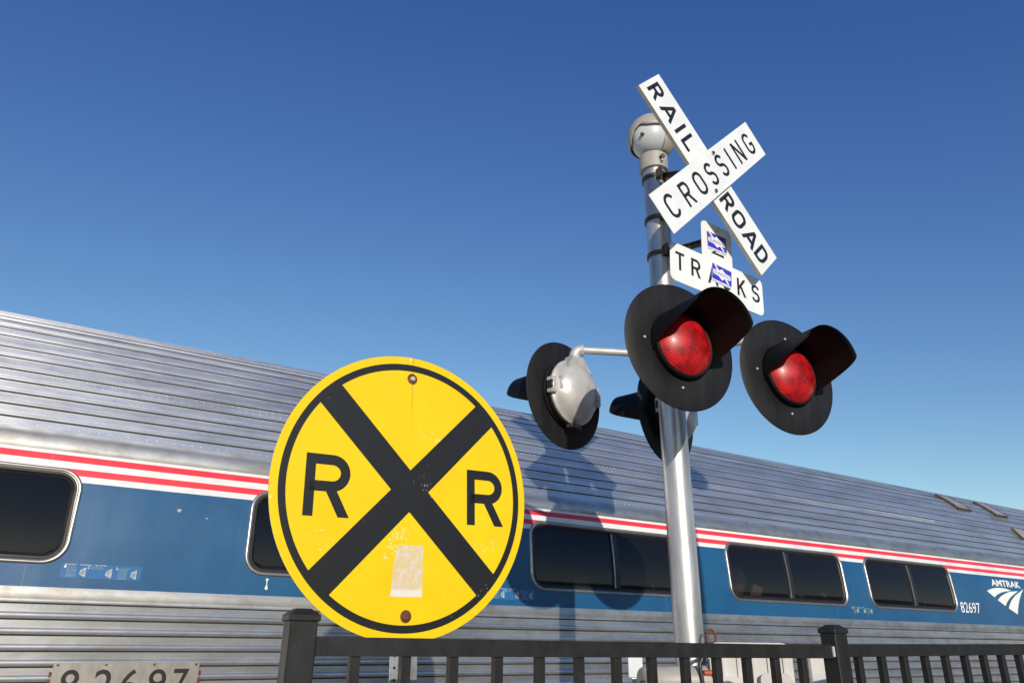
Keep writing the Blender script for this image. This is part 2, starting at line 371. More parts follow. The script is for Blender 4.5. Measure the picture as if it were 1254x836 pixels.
def letter(mb, ch, cx, cy, w_, h, t, mat, M, z=.001):
    """centred at cx,cy, box w_ x h outside to outside"""
    X = lambda a: cx - w_ / 2 + t / 2 + a * (w_ - t); Y = lambda b: cy - h / 2 + t / 2 + b * (h - t)
    for k, g in enumerate(G(ch)):
        zz = z + k * .00025
        if g[0] == 'D':
            x0, y0, x1, y1 = g[1]; yb = cy - h / 2 if y0 == 0 else Y(y0); yt = cy + h / 2 if y1 == 1 else Y(y1)
            dx, dy = X(x1) - X(x0), yt - yb; hw = t / 2 * math.hypot(dx, dy) / abs(dy)
            hw = min(hw, t * .85)
            mb.sheet([(X(x0) - hw, yb), (X(x0) + hw, yb), (X(x1) + hw, yt), (X(x1) - hw, yt)], zz, mat, M)
        else:
            pts = [(X(a), Y(b)) for a, b in g[1]]
            if g[0] == 'L':   # square ends at the box edge
                def ext(p, q):
                    d = (Vector(p) - Vector(q)).normalized(); return (p[0] + d.x * t / 2, p[1] + d.y * t / 2)
                if ch in 'RLTNKIM' or (ch == '2'):
                    e0 = g[1][0]; e1 = g[1][-1]
                    if e0[1] in (0, 1) and e0[0] in (0, .5, 1): pts[0] = ext(pts[0], pts[1])
                    if e1 in ((1, 0), (1, 1), (0, 1), (.5, 0), (.5, 1)): pts[-1] = ext(pts[-1], pts[-2])
            ribbon(mb, pts, t, zz, mat, M, g[0] == 'C')
def text_add(mb, body, cx, cy, height, width, mat, M, z=.001, offset=0.0, shear=0):
    cu = bpy.data.curves.new('t', 'FONT'); cu.body = body; cu.size = 1; cu.offset = offset; cu.shear = shear; cu.resolution_u = 4
    o = bpy.data.objects.new('t', cu); COL.objects.link(o)
    dg = bpy.context.evaluated_depsgraph_get(); me = bpy.data.meshes.new_from_object(o.evaluated_get(dg))
    xs = [v.co.x for v in me.vertices]; ys = [v.co.y for v in me.vertices]; x0, x1, y0, y1 = min(xs), max(xs), min(ys), max(ys)
    vs = [((v.co.x - (x0 + x1) / 2) / (x1 - x0) * width + cx, (v.co.y - (y0 + y1) / 2) / (y1 - y0) * height + cy, z) for v in me.vertices]
    mb.add(vs, [list(p.vertices) for p in me.polygons], mat, M)
    bpy.data.objects.remove(o); bpy.data.curves.remove(cu); bpy.data.meshes.remove(me)

# ------------------------------------------------------------------ ground
g = MB(); S_ = 900
g.add([(-S_, -S_, 0), (S_, -S_, 0), (S_, S_, 0), (-S_, S_, 0)], [(0, 1, 2, 3)], M_GROUND); struct(g.build('ground'))

# ------------------------------------------------------------------ train
TAZ = 57.767
tr_rot = Matrix.Rotation(R(90 - TAZ), 4, 'Z')
nrm = Vector((math.sin(R(TAZ - 90)), math.cos(R(TAZ - 90)), 0))
TRAIN_M = Matrix.Translation(nrm * 6.38) @ tr_rot
K = .82
ZZ = lambda z: 1.70 + (z - 1.35) * K
WW = lambda w_: .2874 + K * w_
prof = [(.55, 1.52), (1.0, 1.575), (1.4, 1.598), (1.8, 1.60), (2.1, 1.592), (2.4, 1.555), (2.6, 1.505), (2.8, 1.43), (3.0, 1.325), (3.2, 1.19), (3.4, 1.02), (3.55, .87), (3.7, .68), (3.82, .48), (3.93, .22), (3.98, 0)]
PP = [Vector((WW(b), ZZ(a))) for a, b in prof] + [Vector((0, ZZ(3.99)))]
def crom(p0, p1, p2, p3, t): return .5 * ((2 * p1) + (p2 - p0) * t + (2 * p0 - 5 * p1 + 4 * p2 - p3) * t * t + (3 * p1 - p0 - 3 * p2 + p3) * t ** 3)
dense = []
for i in range(len(PP) - 1):
    a, b, c, d = PP[max(i - 1, 0)], PP[i], PP[i + 1], (PP[i + 2] if i + 2 < len(PP) else Vector((-PP[-2].x, PP[-2].y)))
    for j in range(12): dense.append(crom(a, b, c, d, j / 12))
dense.append(PP[-1])
arcl = [0]
for a, b in zip(dense, dense[1:]): arcl.append(arcl[-1] + (b - a).length)
def at_arc(t):
    import bisect
    i = min(max(bisect.bisect(arcl, t) - 1, 0), len(arcl) - 2); q = (t - arcl[i]) / (arcl[i + 1] - arcl[i])
    p = dense[i].lerp(dense[i + 1], q); d = (dense[min(i + 2, len(dense) - 1)] - dense[max(i - 1, 0)]).normalized()
    return p, Vector((d.y, -d.x))   # (w,z), outward normal
def arc_of_z(z):
    for i in range(len(dense) - 1):
        if dense[i].y <= z <= dense[i + 1].y: return arcl[i] + (z - dense[i].y) / (dense[i + 1].y - dense[i].y) * (arcl[i + 1] - arcl[i])
def w_of_z(z): return at_arc(arc_of_z(z))[0].x
S0, S1 = -7.2, 19.6
def skin(mb, pts, mat, s0=S0, s1=S1, both=True, seg=1.2):
    n = max(1, int((s1 - s0) / seg)); 
    for sg in ((-1, 1) if both else (-1,)):
        vs = []; fs = []; m = len(pts)
        for i in range(n + 1):
            s = s0 + (s1 - s0) * i / n
            for p in pts: vs.append((s, sg * p[0], p[1]))
        for i in range(n):
            for j in range(m - 1):
                q = (i * m + j, (i + 1) * m + j, (i + 1) * m + j + 1, i * m + j + 1); fs.append(q if sg < 0 else q[::-1])
        mb.add(vs, fs, mat)
def ribbed(t0, t1, beads, br, style='round'):
    """profile points from arc t0 to t1 with raised beads at given arcs"""
    ts = []; t = t0
    out = []
    marks = sorted((b if isinstance(b, tuple) else (b, br)) for b in beads if t0 < (b[0] if isinstance(b, tuple) else b) < t1)
    cur = t0
    def flat(a, b):
        n = max(1, int((b - a) / .03))
        for i in range(n + 1): 
            p, _ = at_arc(a + (b - a) * i / n); out.append((p.x, p.y))
    for b, br in marks:
        flat(cur, b - br)
        for k in range(1, 8):
            g_ = math.pi * k / 8; p, nn = at_arc(b - br * math.cos(g_)); h = br * .95 * math.sin(g_) ** .8
            q = p + nn * h; out.append((q.x, q.y))
        cur = b + br
    flat(cur, t1)
    return out
def rivets(mb, t, s0, s1, pitch, rad, mat, off=0.0, jitter=0.0):
    p, nn = at_arc(t); p = p + nn * off; s = s0
    N = Vector((0, -nn.x, nn.y)); C0 = Vector((0, -p.x, p.y)); T = Vector((0, nn.y, nn.x))
    while s < s1:
        c = C0 + Vector((s, 0, 0)); vs = [c + N * rad * .55]; k = 6
        for ring, (rr, hh) in enumerate(((.6, .42), (1, -.1))):
            for i in range(k):
                a = 2 * math.pi * i / k; vs.append(c + (Vector((1, 0, 0)) * math.cos(a) + T * math.sin(a)) * rad * rr + N * rad * hh)
        fs = [(0, 1 + (i + 1) % k, 1 + i) for i in range(k)] + [(1 + i, 1 + (i + 1) % k, 1 + k + (i + 1) % k, 1 + k + i) for i in range(k)]
        mb.add(vs, fs, mat); s += pitch

train = empty('passenger_train_car', TRAIN_M, 'silver fluted rail car with blue window band and red and white stripes', 'train')
Z = ZZ
aB0, aB1 = arc_of_z(Z(1.548)), arc_of_z(Z(1.65))
aS1 = arc_of_z(Z(2.545)); aR0 = arc_of_z(Z(2.678))
top = arcl[-1]
# roof
rb = [arc_of_z(Z(z)) + .011 for z in (2.758, 2.854, 2.949, 3.052, 3.153, 3.269, 3.371, 3.493, 3.60, 3.70)]
t = rb[-1] + .098
while t < top - .03: rb.append(t); t += .098
fine_ribs = [(b + .027, .0032) for b in rb[:8]] + [(b + .049, .0085) for b in rb[8:-1]] + [(b - .022, .0026) for b in rb[1:8]]
mb = MB(); skin(mb, ribbed(aR0, top, rb + fine_ribs, .0090), M_ROOF)
for a, b_, pit in ((rb[0] - .052, .0052, .052), (rb[0] - .03, .0, 0), (rb[4] - .030, .0060, .046), (rb[4] - .062, .0060, .046), (rb[3] - .05, .0035, .07), (rb[5] - .045, .0035, .07)):
    if pit: rivets(mb, a, -1.2, 9.5, pit, b_, M_ROOF)
mb.build('roof', train, 30)
# belt above the stripes
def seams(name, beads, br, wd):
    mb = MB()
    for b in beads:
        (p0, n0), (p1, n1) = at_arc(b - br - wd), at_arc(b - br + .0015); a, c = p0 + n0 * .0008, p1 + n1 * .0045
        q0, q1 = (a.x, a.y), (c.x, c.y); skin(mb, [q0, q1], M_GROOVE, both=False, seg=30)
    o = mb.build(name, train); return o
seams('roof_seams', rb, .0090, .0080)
mb = MB()
pts = []
for i in range(9):
    q = i / 8; p, nn = at_arc(aS1 + (aR0 - aS1) * q); p = p + nn * (.004 + .010 * math.sin(math.pi * min(1, q * 1.0)) ** .8 if 0 < q < 1 else (.0 if q == 0 else .012)); pts.append((p.x, p.y))
p, nn = at_arc(aR0 + .003); p = p + nn * .012; pts.append((p.x, p.y)); p, nn = at_arc(aR0 + .006); pts.append((p.x, p.y))
skin(mb, pts, M_BELT); rivets(mb, aS1 + .028, -1.2, 9.5, .05, .004, M_BELT, .010); mb.build('upper_belt', train, 50)
# belt under the blue
mb = MB(); pts = []
for i in range(9):
    q = i / 8; p, nn = at_arc(aB0 + .006 + (aB1 - .0 - aB0 - .006) * q); p = p + nn * (.003 + .006 * math.sin(math.pi * q) + (.010 * max(0, 1 - q * 8))); pts.append((p.x, p.y))
p, nn = at_arc(aB0 + .004); pts.insert(0, ((p).x, p.y)); skin(mb, pts, M_BELT); rivets(mb, aB1 - .012, -1.2, 9.5, .05, .0028, M_BELT, .004); mb.build('lower_belt', train, 50)
# lower fluted cladding
lb = [arc_of_z(Z(z)) + .008 for z in (1.470, 1.377, 1.283, 1.192, 1.103, 1.012, .92, .83, .74, .65)]
mb = MB(); skin(mb, ribbed(0, aB0 + .006, lb, .0165), M_LOW); rivets(mb, aB0 - .016, -1.2, 9.5, .036, .004, M_LOW)
mb.build('lower_cladding', train, 30)
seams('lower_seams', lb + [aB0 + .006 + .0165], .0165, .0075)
# painted side with window openings
wins = [(-9.4, -7.35), (-6.85, -4.8), (-4.3, -2.25), (-1.84, .22), (1.35, 3.40), (3.904, 5.96), (6.515, 8.593), (9.052, 11.06), (14.6, 16.65), (17.15, 19.2), (19.7, 21.75)]
wins = [(a * K, b * K) for a, b in wins if a * K > S0 + .3 and b * K < S1 - .3]
zb, zt = Z(1.788), Z(2.428); ZL, ZH = Z(1.65), Z(2.545)
def surf(s, z, proud=0, side=-1): return (s, side * (w_of_z(min(max(z, ZL), ZH)) + proud), z)
def loop(s0, s1, inset, rad=.125, n=8):
    return rrect(s0 + inset, zb + inset, s1 - inset, zt - inset, max(.02, rad - inset), n)
def side_skin(mb, side):
    cur = S0
    cells = []
    for a, b in wins: cells.append((cur, a - .06, None)); cells.append((a - .06, b + .06, (a, b))); cur = b + .06
    cells.append((cur, S1, None))
    for x0, x1, wn in cells:
        if x1 - x0 < 1e-4: continue
        if wn is None:
            m = 12; vs = []; fs = []; n = max(1, int((x1 - x0) / .4))
            for i in range(n + 1):
                for j in range(m + 1): vs.append(surf(x0 + (x1 - x0) * i / n, ZL + (ZH - ZL) * j / m, 0, side))
            for i in range(n):
                for j in range(m):
                    q = (i * (m + 1) + j, (i + 1) * (m + 1) + j, (i + 1) * (m + 1) + j + 1, i * (m + 1) + j + 1); fs.append(q if side < 0 else q[::-1])
            mb.add(vs, fs, M_SIDE)
        else:
            inner = []
            lp = loop(*wn, .022, n=8); nseg = []
            # densify straight runs
            for a, b in zip(lp, lp[1:] + lp[:1]):
                d = math.hypot(b[0] - a[0], b[1] - a[1]); k = max(1, int(d / .12))
                for i in range(k): inner.append((a[0] + (b[0] - a[0]) * i / k, a[1] + (b[1] - a[1]) * i / k))
            cx, cz = (x0 + x1) / 2, (zb + zt) / 2; ca, cb = (wn[1] - wn[0]) / 2 - .022, (zt - zb) / 2 - .022
            outer = []
            for (x, z) in inner:
                # nearest outward mapping: stretch offsets beyond the core rectangle
                dx = max(-1, min(1, (x - cx) / ca)); dz = max(-1, min(1, (z - cz) / cb))
                q = max(abs(dx), abs(dz)); dx /= q; dz /= q
                X = cx + dx * (x1 - x0) / 2; Zc = cz + dz * cb if abs(dz) < .999 else (ZH if dz > 0 else ZL)
                if abs(dz) < .999: Zc = (cz + dz * (ZH - cz)) if dz > 0 else (cz + dz * (cz - ZL))
                outer.append((X, Zc))
            # insert the rectangle's corners exactly
            for (X, Zc) in ((x0, ZL), (x1, ZL), (x1, ZH), (x0, ZH)):
                i = min(range(len(outer)), key=lambda i: (outer[i][0] - X) ** 2 + (outer[i][1] - Zc) ** 2); outer[i] = (X, Zc)
            N = len(inner); rings = 5; vs = []; fs = []
            for rg in range(rings + 1):
                q = rg / rings
                for a, b in zip(inner, outer): vs.append(surf(a[0] + (b[0] - a[0]) * q, a[1] + (b[1] - a[1]) * q, 0, side))
            for rg in range(rings):
                for i in range(N):
                    j = (i + 1) % N; q4 = (rg * N + i, (rg + 1) * N + i, (rg + 1) * N + j, rg * N + j); fs.append(q4 if side < 0 else q4[::-1])
            mb.add(vs, fs, M_SIDE)
mb = MB(); side_skin(mb, -1); side_skin(mb, 1)
# small rivets in the paint
for tt in (aB1 + .02, aB1 + .10): rivets(mb, tt, -1.2, .95, .05, .0022, M_SIDE)
mb.build('painted_side', train, 40)
# windows
def ringsweep(mb, a, b, secs, mat, side=-1):
    loops = [loop(a, b, off, n=8) for off, _ in secs]; N = len(loops[0]); vs = []; fs = []
    for lp, (_, pr) in zip(loops, secs):
        for x, z in lp: vs.append(surf(x, z, pr, side))
    for k in range(len(secs) - 1):
        for i in range(N):
            j = (i + 1) % N; q = (k * N + i, k * N + j, (k + 1) * N + j, (k + 1) * N + i); fs.append(q if side < 0 else q[::-1])
    mb.add(vs, fs, mat)
for a, b in wins:
    mb = MB(); lp = loop(a, b, .05)
    # pane follows the side's curve: strips between left and right
    zs = [zb + .05 + (zt - zb - .1) * i / 10 for i in range(11)]
    inset = [max(0, .075 - (z - zs[0])) if z - zs[0] < .075 else max(0, .075 - (zs[-1] - z)) if zs[-1] - z < .075 else 0 for z in zs]
    vs = []
    for z, q in zip(zs, inset):
        off = .075 - math.sqrt(max(0, .075 ** 2 - q ** 2)) if q else 0
        vs += [surf(a + .05 + off, z, -.012), surf(b - .05 - off, z, -.012)]
    mb.add(vs, [(2 * i, 2 * i + 1, 2 * i + 3, 2 * i + 2) for i in range(10)], M_GLASS)
    win = mb.build('window', train)
    mb = MB(); ringsweep(mb, a, b, [(0, 0), (.003, .009), (.009, .013), (.017, .012), (.022, .006), (.026, .005), (.028, -.002)], M_TRIM); mb.build('frame', win, 60)
    mb = MB(); ringsweep(mb, a, b, [(.0265, -.004), (.029, .007), (.040, .007), (.046, -.004), (.056, -.010), (.058, -.02)], M_RUBBER); mb.build('gasket', win, 50)
    if abs(a + 1.84 * K) > .01:
        mb = MB(); c = (a + b) / 2
        for x0, x1, mt, pr in ((c - .032, c - .020, M_TRIM, .004), (c - .020, c + .032, M_RUBBER, 0)):
            zs2 = [zb + .05 + (zt - zb - .1) * i / 8 for i in range(9)]; vs = []
            for z in zs2: vs += [surf(x0, z, pr - .012), surf(x0, z, pr), surf(x1, z, pr), surf(x1, z, pr - .012)]
            mb.add(vs, [(4 * i + k, 4 * i + k + 1, 4 * i + k + 5, 4 * i + k + 4) for i in range(8) for k in range(3)], mt)
        mb.build('mullion', win)
    mb = MB(); vs = []  # dark sheet added over the far window to block the daylight behind it
    for k in range(9):
        z = zb - .01 + (zt - zb + .02) * k / 8; vs += [surf(a - .01, z, -.010, 1), surf(b + .01, z, -.010, 1)]
    mb.add(vs, [(2 * k, 2 * k + 2, 2 * k + 3, 2 * k + 1) for k in range(8)], M_BLOCKER); mb.build('far_window_blocker', win)
    mb.add(vs, [(0, 3, 2, 1)], M_BLOCKER); mb.build('far_window_blocker', win)
# interior
mb = MB()
mb.box((S0 + .05, -1.30, 1.15), (S1 - .05, 1.30, 1.20), M_INT); mb.box((S0 + .05, -.95, Z(2.62)), (S1 - .05, .95, Z(2.66)), M_INT)
mb.build('interior', train)
# ends
mb = MB()
for s, sg in ((S0, 1), (S1, -1)):
    poly = [(p.x, p.y) for p in dense[::6]]; poly = [(-x, z) for x, z in poly] + [(x, z) for x, z in poly[::-1]]
    mb.add([(s, x, z) for x, z in poly], [tuple(range(len(poly)))], M_LOW)
mb.box((S0 + .2, -1.45, .52), (S1 - .2, 1.45, .58), M_DARKMETAL); mb.build('end_wall', train)
def bogie(s):
    mb = MB(); mb.box((s - 1.2, -1.05, .45), (s + 1.2, -.95, .62), M_DARKMETAL, None, .01); mb.box((s - 1.2, .95, .45), (s + 1.2, 1.05, .62), M_DARKMETAL, None, .01)
    bo = mb.build('bogie', train)
    for q in (-.9, .9):
        mb = MB()
        for sd in (-1, 1):
            mb.lathe([(0, -.07), (.46, -.07), (.46, .05), (.48, .07), (.40, .07), (.12, .04), (0, .04)], M_RAIL, Matrix.Translation((s + q, sd * .76, .63)) @ Matrix.Rotation(R(90 * sd), 4, 'X'), 32)
        mb.tube([(s + q, -.8, .63), (s + q, .8, .63)], .07, M_RAIL); mb.build('wheelset', bo)
bogie(-4.6); bogie(16.9)
# seats
for i in range(24):
    s = -6.3 + i * 1.02
    for yy in (-1.0, .55):
        mb = MB(); mb.box((s - .06, yy - .42 if yy > 0 else yy - .1, 1.62), (s + .06, yy + .42 if yy > 0 else yy + .68, 2.17), M_SEAT, None, .03)
        mb.box((s - .5, yy - .42 if yy > 0 else yy - .1, 1.50), (s + .05, yy + .42 if yy > 0 else yy + .68, 1.62), M_SEAT, None, .03); mb.build('seat', train)
# number plate
def Fp(s, z, proud): # frame on the near side at s,z: x along train, y up the skin
    p, nn = at_arc(arc_of_z(z)); y = Vector((0, nn.y, nn.x)); zz = Vector((0, -nn.x, nn.y)); o = Vector((s, -p.x, p.y)) + zz * proud
    return Matrix(((1, y.x, zz.x, o.x), (0, y.y, zz.y, o.y), (0, y.z, zz.z, o.z), (0, 0, 0, 1)))
# old-scale positions: s .279..1.155, top z 1.204
F0 = Fp((.279 + 1.155) / 2 * K, Z(1.204) - .105, .016)
PW = (1.155 - .279) * K / 2
mb = MB(); mb.box((-PW, -.105, -.018), (PW, .105, .0), M_PLATE, F0, .001); pl = mb.build('number_plate', train)
for i, ch in enumerate('82697'): mb = MB(); text_add(mb, ch, -PW + 2 * PW * (.122, .342, .518, .710, .874)[i], -.003, .150, .088 if ch != '7' else .080, M_DIGIT, F0, .0012, .004); mb.build('digit', pl)
for x in (-PW + .02, -PW * .32, PW * .34, PW - .02): mb = MB(); mb.lathe([(.0065, 0), (.005, .003), (0, .0035)], M_RUST, F0 @ Matrix.Translation((x, .094, 0)), 10); mb.build('screw', pl)
for x in (-PW - .012, PW + .002): mb = MB(); mb.box((x, -.105, -.012), (x + .010, .06, -.001), M_RUST, F0); mb.build('side_bracket', pl)
# decals under windows
def decal(s0, s1, z0, z1, partial=0):
    Fd = Fp((s0 + s1) / 2, (z0 + z1) / 2, .0012); W = (s1 - s0) / 2; Hh = (z1 - z0) / 2; mb = MB()
    if not partial: mb.sheet([(-W, -Hh), (W, -Hh), (W, Hh), (-W, Hh)], 0, M_DECAL, Fd)
    d = mb
    cols = [(-W * .93, '1'), (-W * .37, '2'), (W * .33, '3')]
    if partial != 2: d.add([], [], M_DECALART)
    if partial != 2:
        for k in range(14):
            x = -W * .93 + k * .0145
            if k % 5 != 4: d.sheet([(x, Hh * .80), (x + .011, Hh * .80), (x + .011, Hh * .93), (x, Hh * .93)], .0007, M_PICTO, Fd)
    for cx, ch in cols:
        text_add(d, ch, cx + .004, Hh * .55, .014, .008, M_WHITEPAINT, Fd, .0007)
        rows = 9 if ch != '2' else 2
        for k in range(rows):
            y = Hh * .55 - k * .0068; ww = (.045, .07, .06)[int(ch) - 1] * random.uniform(.75, 1); x = cx + .014
            if ch == '3' and 3 <= k: ww *= .8
            xx = x
            while xx < x + ww:
                q = random.uniform(.004, .010); d.sheet([(xx, y), (xx + q, y), (xx + q, y + .0034), (xx, y + .0034)], .0007, M_DECALART, Fd); xx += q + .0025
    for cx in (-W * .47, W * .17, W * .80):
        d.sheet([(cx - .016, -Hh * .45), (cx + .008, -Hh * .8), (cx + .016, -Hh * .78), (cx + .014, Hh * .5), (cx + .010, Hh * .52), (cx - .014, Hh * .1)], .0007, M_PICTO, Fd)
        d.sheet([(cx - .009, -Hh * .35), (cx + .004, -Hh * .5), (cx + .005, Hh * .22), (cx - .008, Hh * .02)], .0012, M_DECALART, Fd)
    return d.build('window_instruction_decal', train)
decal(.198 * K, .682 * K, Z(1.713), Z(1.805)); decal(3.48 * K, 3.95 * K, Z(1.700), Z(1.795)); decal(8.62 * K, 9.06 * K, Z(1.72), Z(1.80), 1)
# car number, word mark, emblem
mb = MB(); Fn = Fp(11.375 * K, Z(1.868), .0015)
text_add(mb, '82697', 0, 0, .115, .42, M_WHITEPAINT, Fn, 0, .003); mb.build('car_number', train)
mb = MB(); Fn = Fp(12.57 * K, Z(2.245), .0015)
text_add(mb, 'AMTRAK', 0, 0, .078, .70, M_WHITEPAINT, Fn, 0, .03); mb.build('wordmark', train)
# emblem: three tapering curved tracks running up to the right; measured in an 88x84 px patch
EMB = [
 [[(408, 345), (450, 322), (520, 306), (590, 306), (660, 318), (718, 344)], [(408, 345), (500, 428), (530, 395), (580, 368), (640, 352), (718, 344)]],
 [[(540, 462), (580, 415), (640, 378), (700, 356), (806, 348)], [(540, 462), (636, 538), (660, 485), (700, 430), (750, 388), (806, 348)]],
 [[(678, 568), (690, 520), (715, 465), (765, 405), (878, 322)], [(678, 568), (792, 645), (798, 560), (812, 475), (838, 395), (878, 322)]]]
def emb_map(px, py):  # patch pixel -> photo pixel -> s,z on the side (bilinear from two measured corners)
    X = 1170 + px / 10.45; Y = 690 + py / 10.45
    # ray to side surface
    d = r2 * (X - 627) - u2 * (Y - 418) + f * 900
    Pn = d.dot(nrm); al = Vector((math.sin(R(TAZ)), math.cos(R(TAZ)), 0))
    D = 6.38 - w_of_z(Z(2.05)); return d.dot(al) / Pn * D, CAMZ + d.z / Pn * D
mb = MB()
for up, lo in EMB:
    U = [emb_map(*p) for p in up]; L = [emb_map(*p) for p in lo]
    def res(P, n):
        d = [0]
        for a, b in zip(P, P[1:]): d.append(d[-1] + math.hypot(b[0] - a[0], b[1] - a[1]))
        o = []
        for i in range(n):
            q = d[-1] * i / (n - 1); k = 0
            while k < len(d) - 2 and d[k + 1] < q: k += 1
            w_ = (q - d[k]) / (d[k + 1] - d[k]); o.append((P[k][0] + (P[k + 1][0] - P[k][0]) * w_, P[k][1] + (P[k + 1][1] - P[k][1]) * w_))
        return o
    L = [L[1]] + L[2:]; n = 12; U = res(U, n); L = res(L, n)
    vs = [surf(x, z, .0015) for x, z in U] + [surf(x, z, .0015) for x, z in L]
    mb.add(vs, [(n + i, n + i + 1, i + 1, i) for i in range(n - 1)], M_WHITEPAINT)
mb.build('emblem', train)
# roof vents and rain strip
def vent(s, ta, tb, wd=.30):
    mb = MB(); n = 8; vs = []; fs = []; hgt = [0, .028, .028, .0]
    xs = [s, s + .012, s + wd - .012, s + wd]
    for i in range(n + 1):
        t = ta + (tb - ta) * i / n; p, nn = at_arc(t)
        for x, h in ((s, -.002), (s, .030), (s + wd, .030), (s + wd, -.002)):
            q = p + nn * h; vs.append((x, -q.x, q.y))
    for i in range(n):
        for k in range(3): fs.append((4 * i + k, 4 * i + k + 1, 4 * i + k + 5, 4 * i + k + 4))
    fs += [(0, 3, 2, 1), tuple(4 * n + k for k in (0, 1, 2, 3))]
    mb.add(vs, [q[::-1] for q in fs], M_VENT)
    for x in (s - .008, s + wd):
        vs = []
        for i in range(n + 1):
            p, nn = at_arc(ta - .01 + (tb - ta + .02) * i / n)
            for h, dx in ((0, 0), (.036, 0), (.036, .008), (0, .008)): q = p + nn * h; vs.append((x + dx, -q.x, q.y))
        mb.add(vs, [(4 * i + k, 4 * i + k + 1, 4 * i + k + 5, 4 * i + k + 4) for i in range(n) for k in range(3)], M_DARKMETAL)
    p, nn = at_arc(ta - .006); F_ = Matrix(((1, 0, 0, 0), (0, nn.y, -nn.x, -p.x), (0, nn.x, nn.y, p.y), (0, 0, 0, 1)))
    mb.box((s - .012, -.008, 0), (s + wd + .012, .004, .038), M_DARKMETAL, F_)
    mb.build('roof_vent', train, 40)
tv = arc_of_z(3.435)
vent(10.56, tv, tv + .34, .30); vent(11.56, tv + .003, tv + .343, .30); vent(11.42, arc_of_z(3.04), arc_of_z(3.18), .30) if False else vent(11.50, arc_of_z(3.09), arc_of_z(3.22), .30)
mb = MB(); p, nn = at_arc(arc_of_z(3.36)); vs = []
F_ = Matrix(((1, 0, 0, 0), (0, nn.y, -nn.x, -p.x), (0, nn.x, nn.y, p.y), (0, 0, 0, 1)))
mb.box((11.2, -.008, -.002), (16, .008, .022), M_TRIM, F_, .002); mb.build('rain_strip', train)
# pull tag below second window and paint chips
mb = MB(); Fh = Fp(1.262, Z(1.778) - .012, .002)
mb.lathe([(.009, 0), (.007, .006), (0, .007)], M_WHITEPAINT, Fh, 10); mb.box((-.003, -.022, .001), (.003, -.005, .003), M_WHITEPAINT, Fh)
mb.sheet([(0, -.02), (-.009, -.05), (-.006, -.058), (.006, -.058), (.009, -.05)], .003, M_WHITEPAINT, Fh); mb.build('window_release_tag', train)
for s, z in ((.70, Z(2.21)), (.86, Z(2.17))):
    mb = MB(); Fc = Fp(s, z, .0012); k = 1 if s < .8 else .45
    mb.sheet([(-.014 * k, .005 * k), (-.008 * k, -.003 * k), (-.009 * k, -.010 * k), (.006 * k, -.011 * k), (.006 * k, -.002 * k), (.014 * k, .002 * k), (.012 * k, .007 * k)], 0, M_TRIM, Fc); mb.build('bare_paint_chip', train)

# passengers
def person(s, y, facing, head_z, label, holding=None):
    Mw = TRAIN_M @ Matrix.Translation((s, y, 0)) @ Matrix.Rotation(facing, 4, 'Z')
    me = bpy.data.meshes.new('person'); b = head_z - .70
    J = {'pel': (0, 0, b), 'chest': (.02, 0, b + .30), 'neck': (.04, 0, b + .53), 'head': (.07, 0, b + .62), 'crown': (.07, 0, b + .74),
         'sl': (.02, .17, b + .46), 'el': (.10, .24, b + .22), 'hl': (.33, .12, b + .33), 'sr': (.02, -.17, b + .46), 'er': (.10, -.24, b + .22), 'hr': (.33, -.12, b + .33),
         'kl': (.42, .11, b + .02), 'fl': (.44, .11, b - .38), 'tl': (.58, .11, b - .42), 'kr': (.42, -.11, b + .02), 'fr': (.44, -.11, b - .38), 'tr': (.58, -.11, b - .42)}
    E_ = [('pel', 'chest'), ('chest', 'neck'), ('neck', 'head'), ('head', 'crown'), ('chest', 'sl'), ('sl', 'el'), ('el', 'hl'), ('chest', 'sr'), ('sr', 'er'), ('er', 'hr'), ('pel', 'kl'), ('kl', 'fl'), ('fl', 'tl'), ('pel', 'kr'), ('kr', 'fr'), ('fr', 'tr')]
    rad = dict(pel=.15, chest=.15, neck=.055, head=.085, crown=.075, sl=.075, el=.045, hl=.032, sr=.075, er=.045, hr=.032, kl=.065, fl=.045, tl=.035, kr=.065, fr=.045, tr=.035)
    names = list(J); me.from_pydata([J[k] for k in names], [(names.index(a), names.index(b_)) for a, b_ in E_], [])
    o = bpy.data.objects.new('person', me); COL.objects.link(o); o.matrix_world = Mw
    sk = o.modifiers.new('skin', 'SKIN'); lay = me.skin_vertices[0]
    for i, k in enumerate(names): lay.data[i].radius = (rad[k], rad[k]); 
    lay.data[0].use_root = True
    ss = o.modifiers.new('sub', 'SUBSURF'); ss.levels = ss.render_levels = 2
    dg = bpy.context.evaluated_depsgraph_get(); m2 = bpy.data.meshes.new_from_object(o.evaluated_get(dg)); o.modifiers.clear(); o.data = m2
    m2.materials.clear()
    for mt in (M_SHIRT, M_SKIN): m2.materials.append(mt)
    for p in m2.polygons:
        c = p.center; p.material_index = 1 if (c.z > b + .52 or (c.x > .22 and c.z > b + .2)) else 0; p.use_smooth = True
    tag(o, label, 'person')
    mb = MB(); mb.lathe([(.0, .115), (.05, .108), (.09, .07), (.105, .02), (.10, -.03)], M_HAIR, Matrix.Translation((.055, 0, b + .68)), 20); mb.build('hair', o)
    mb = MB()
    for yy in (-.03, .03): mb.lathe([(.011, 0), (.008, .006), (0, .008)], M_INK, Matrix.Translation((.155, yy, b + .66)) @ Matrix.Rotation(R(90), 4, 'Y'), 8)
    mb.add([(.150, -.013, b + .612), (.150, .013, b + .612), (.182, 0, b + .618), (.155, 0, b + .66)], [(0, 1, 2), (1, 3, 2), (3, 0, 2)], M_SKIN); mb.build('face', o)
    return o
person(5.85, -1.18, 0, 2.31, 'passenger with grey hair behind left pane of the first window right of pole')
person(7.38, -1.15, math.pi, 2.57, 'passenger sitting low behind right pane of the first window right of pole')
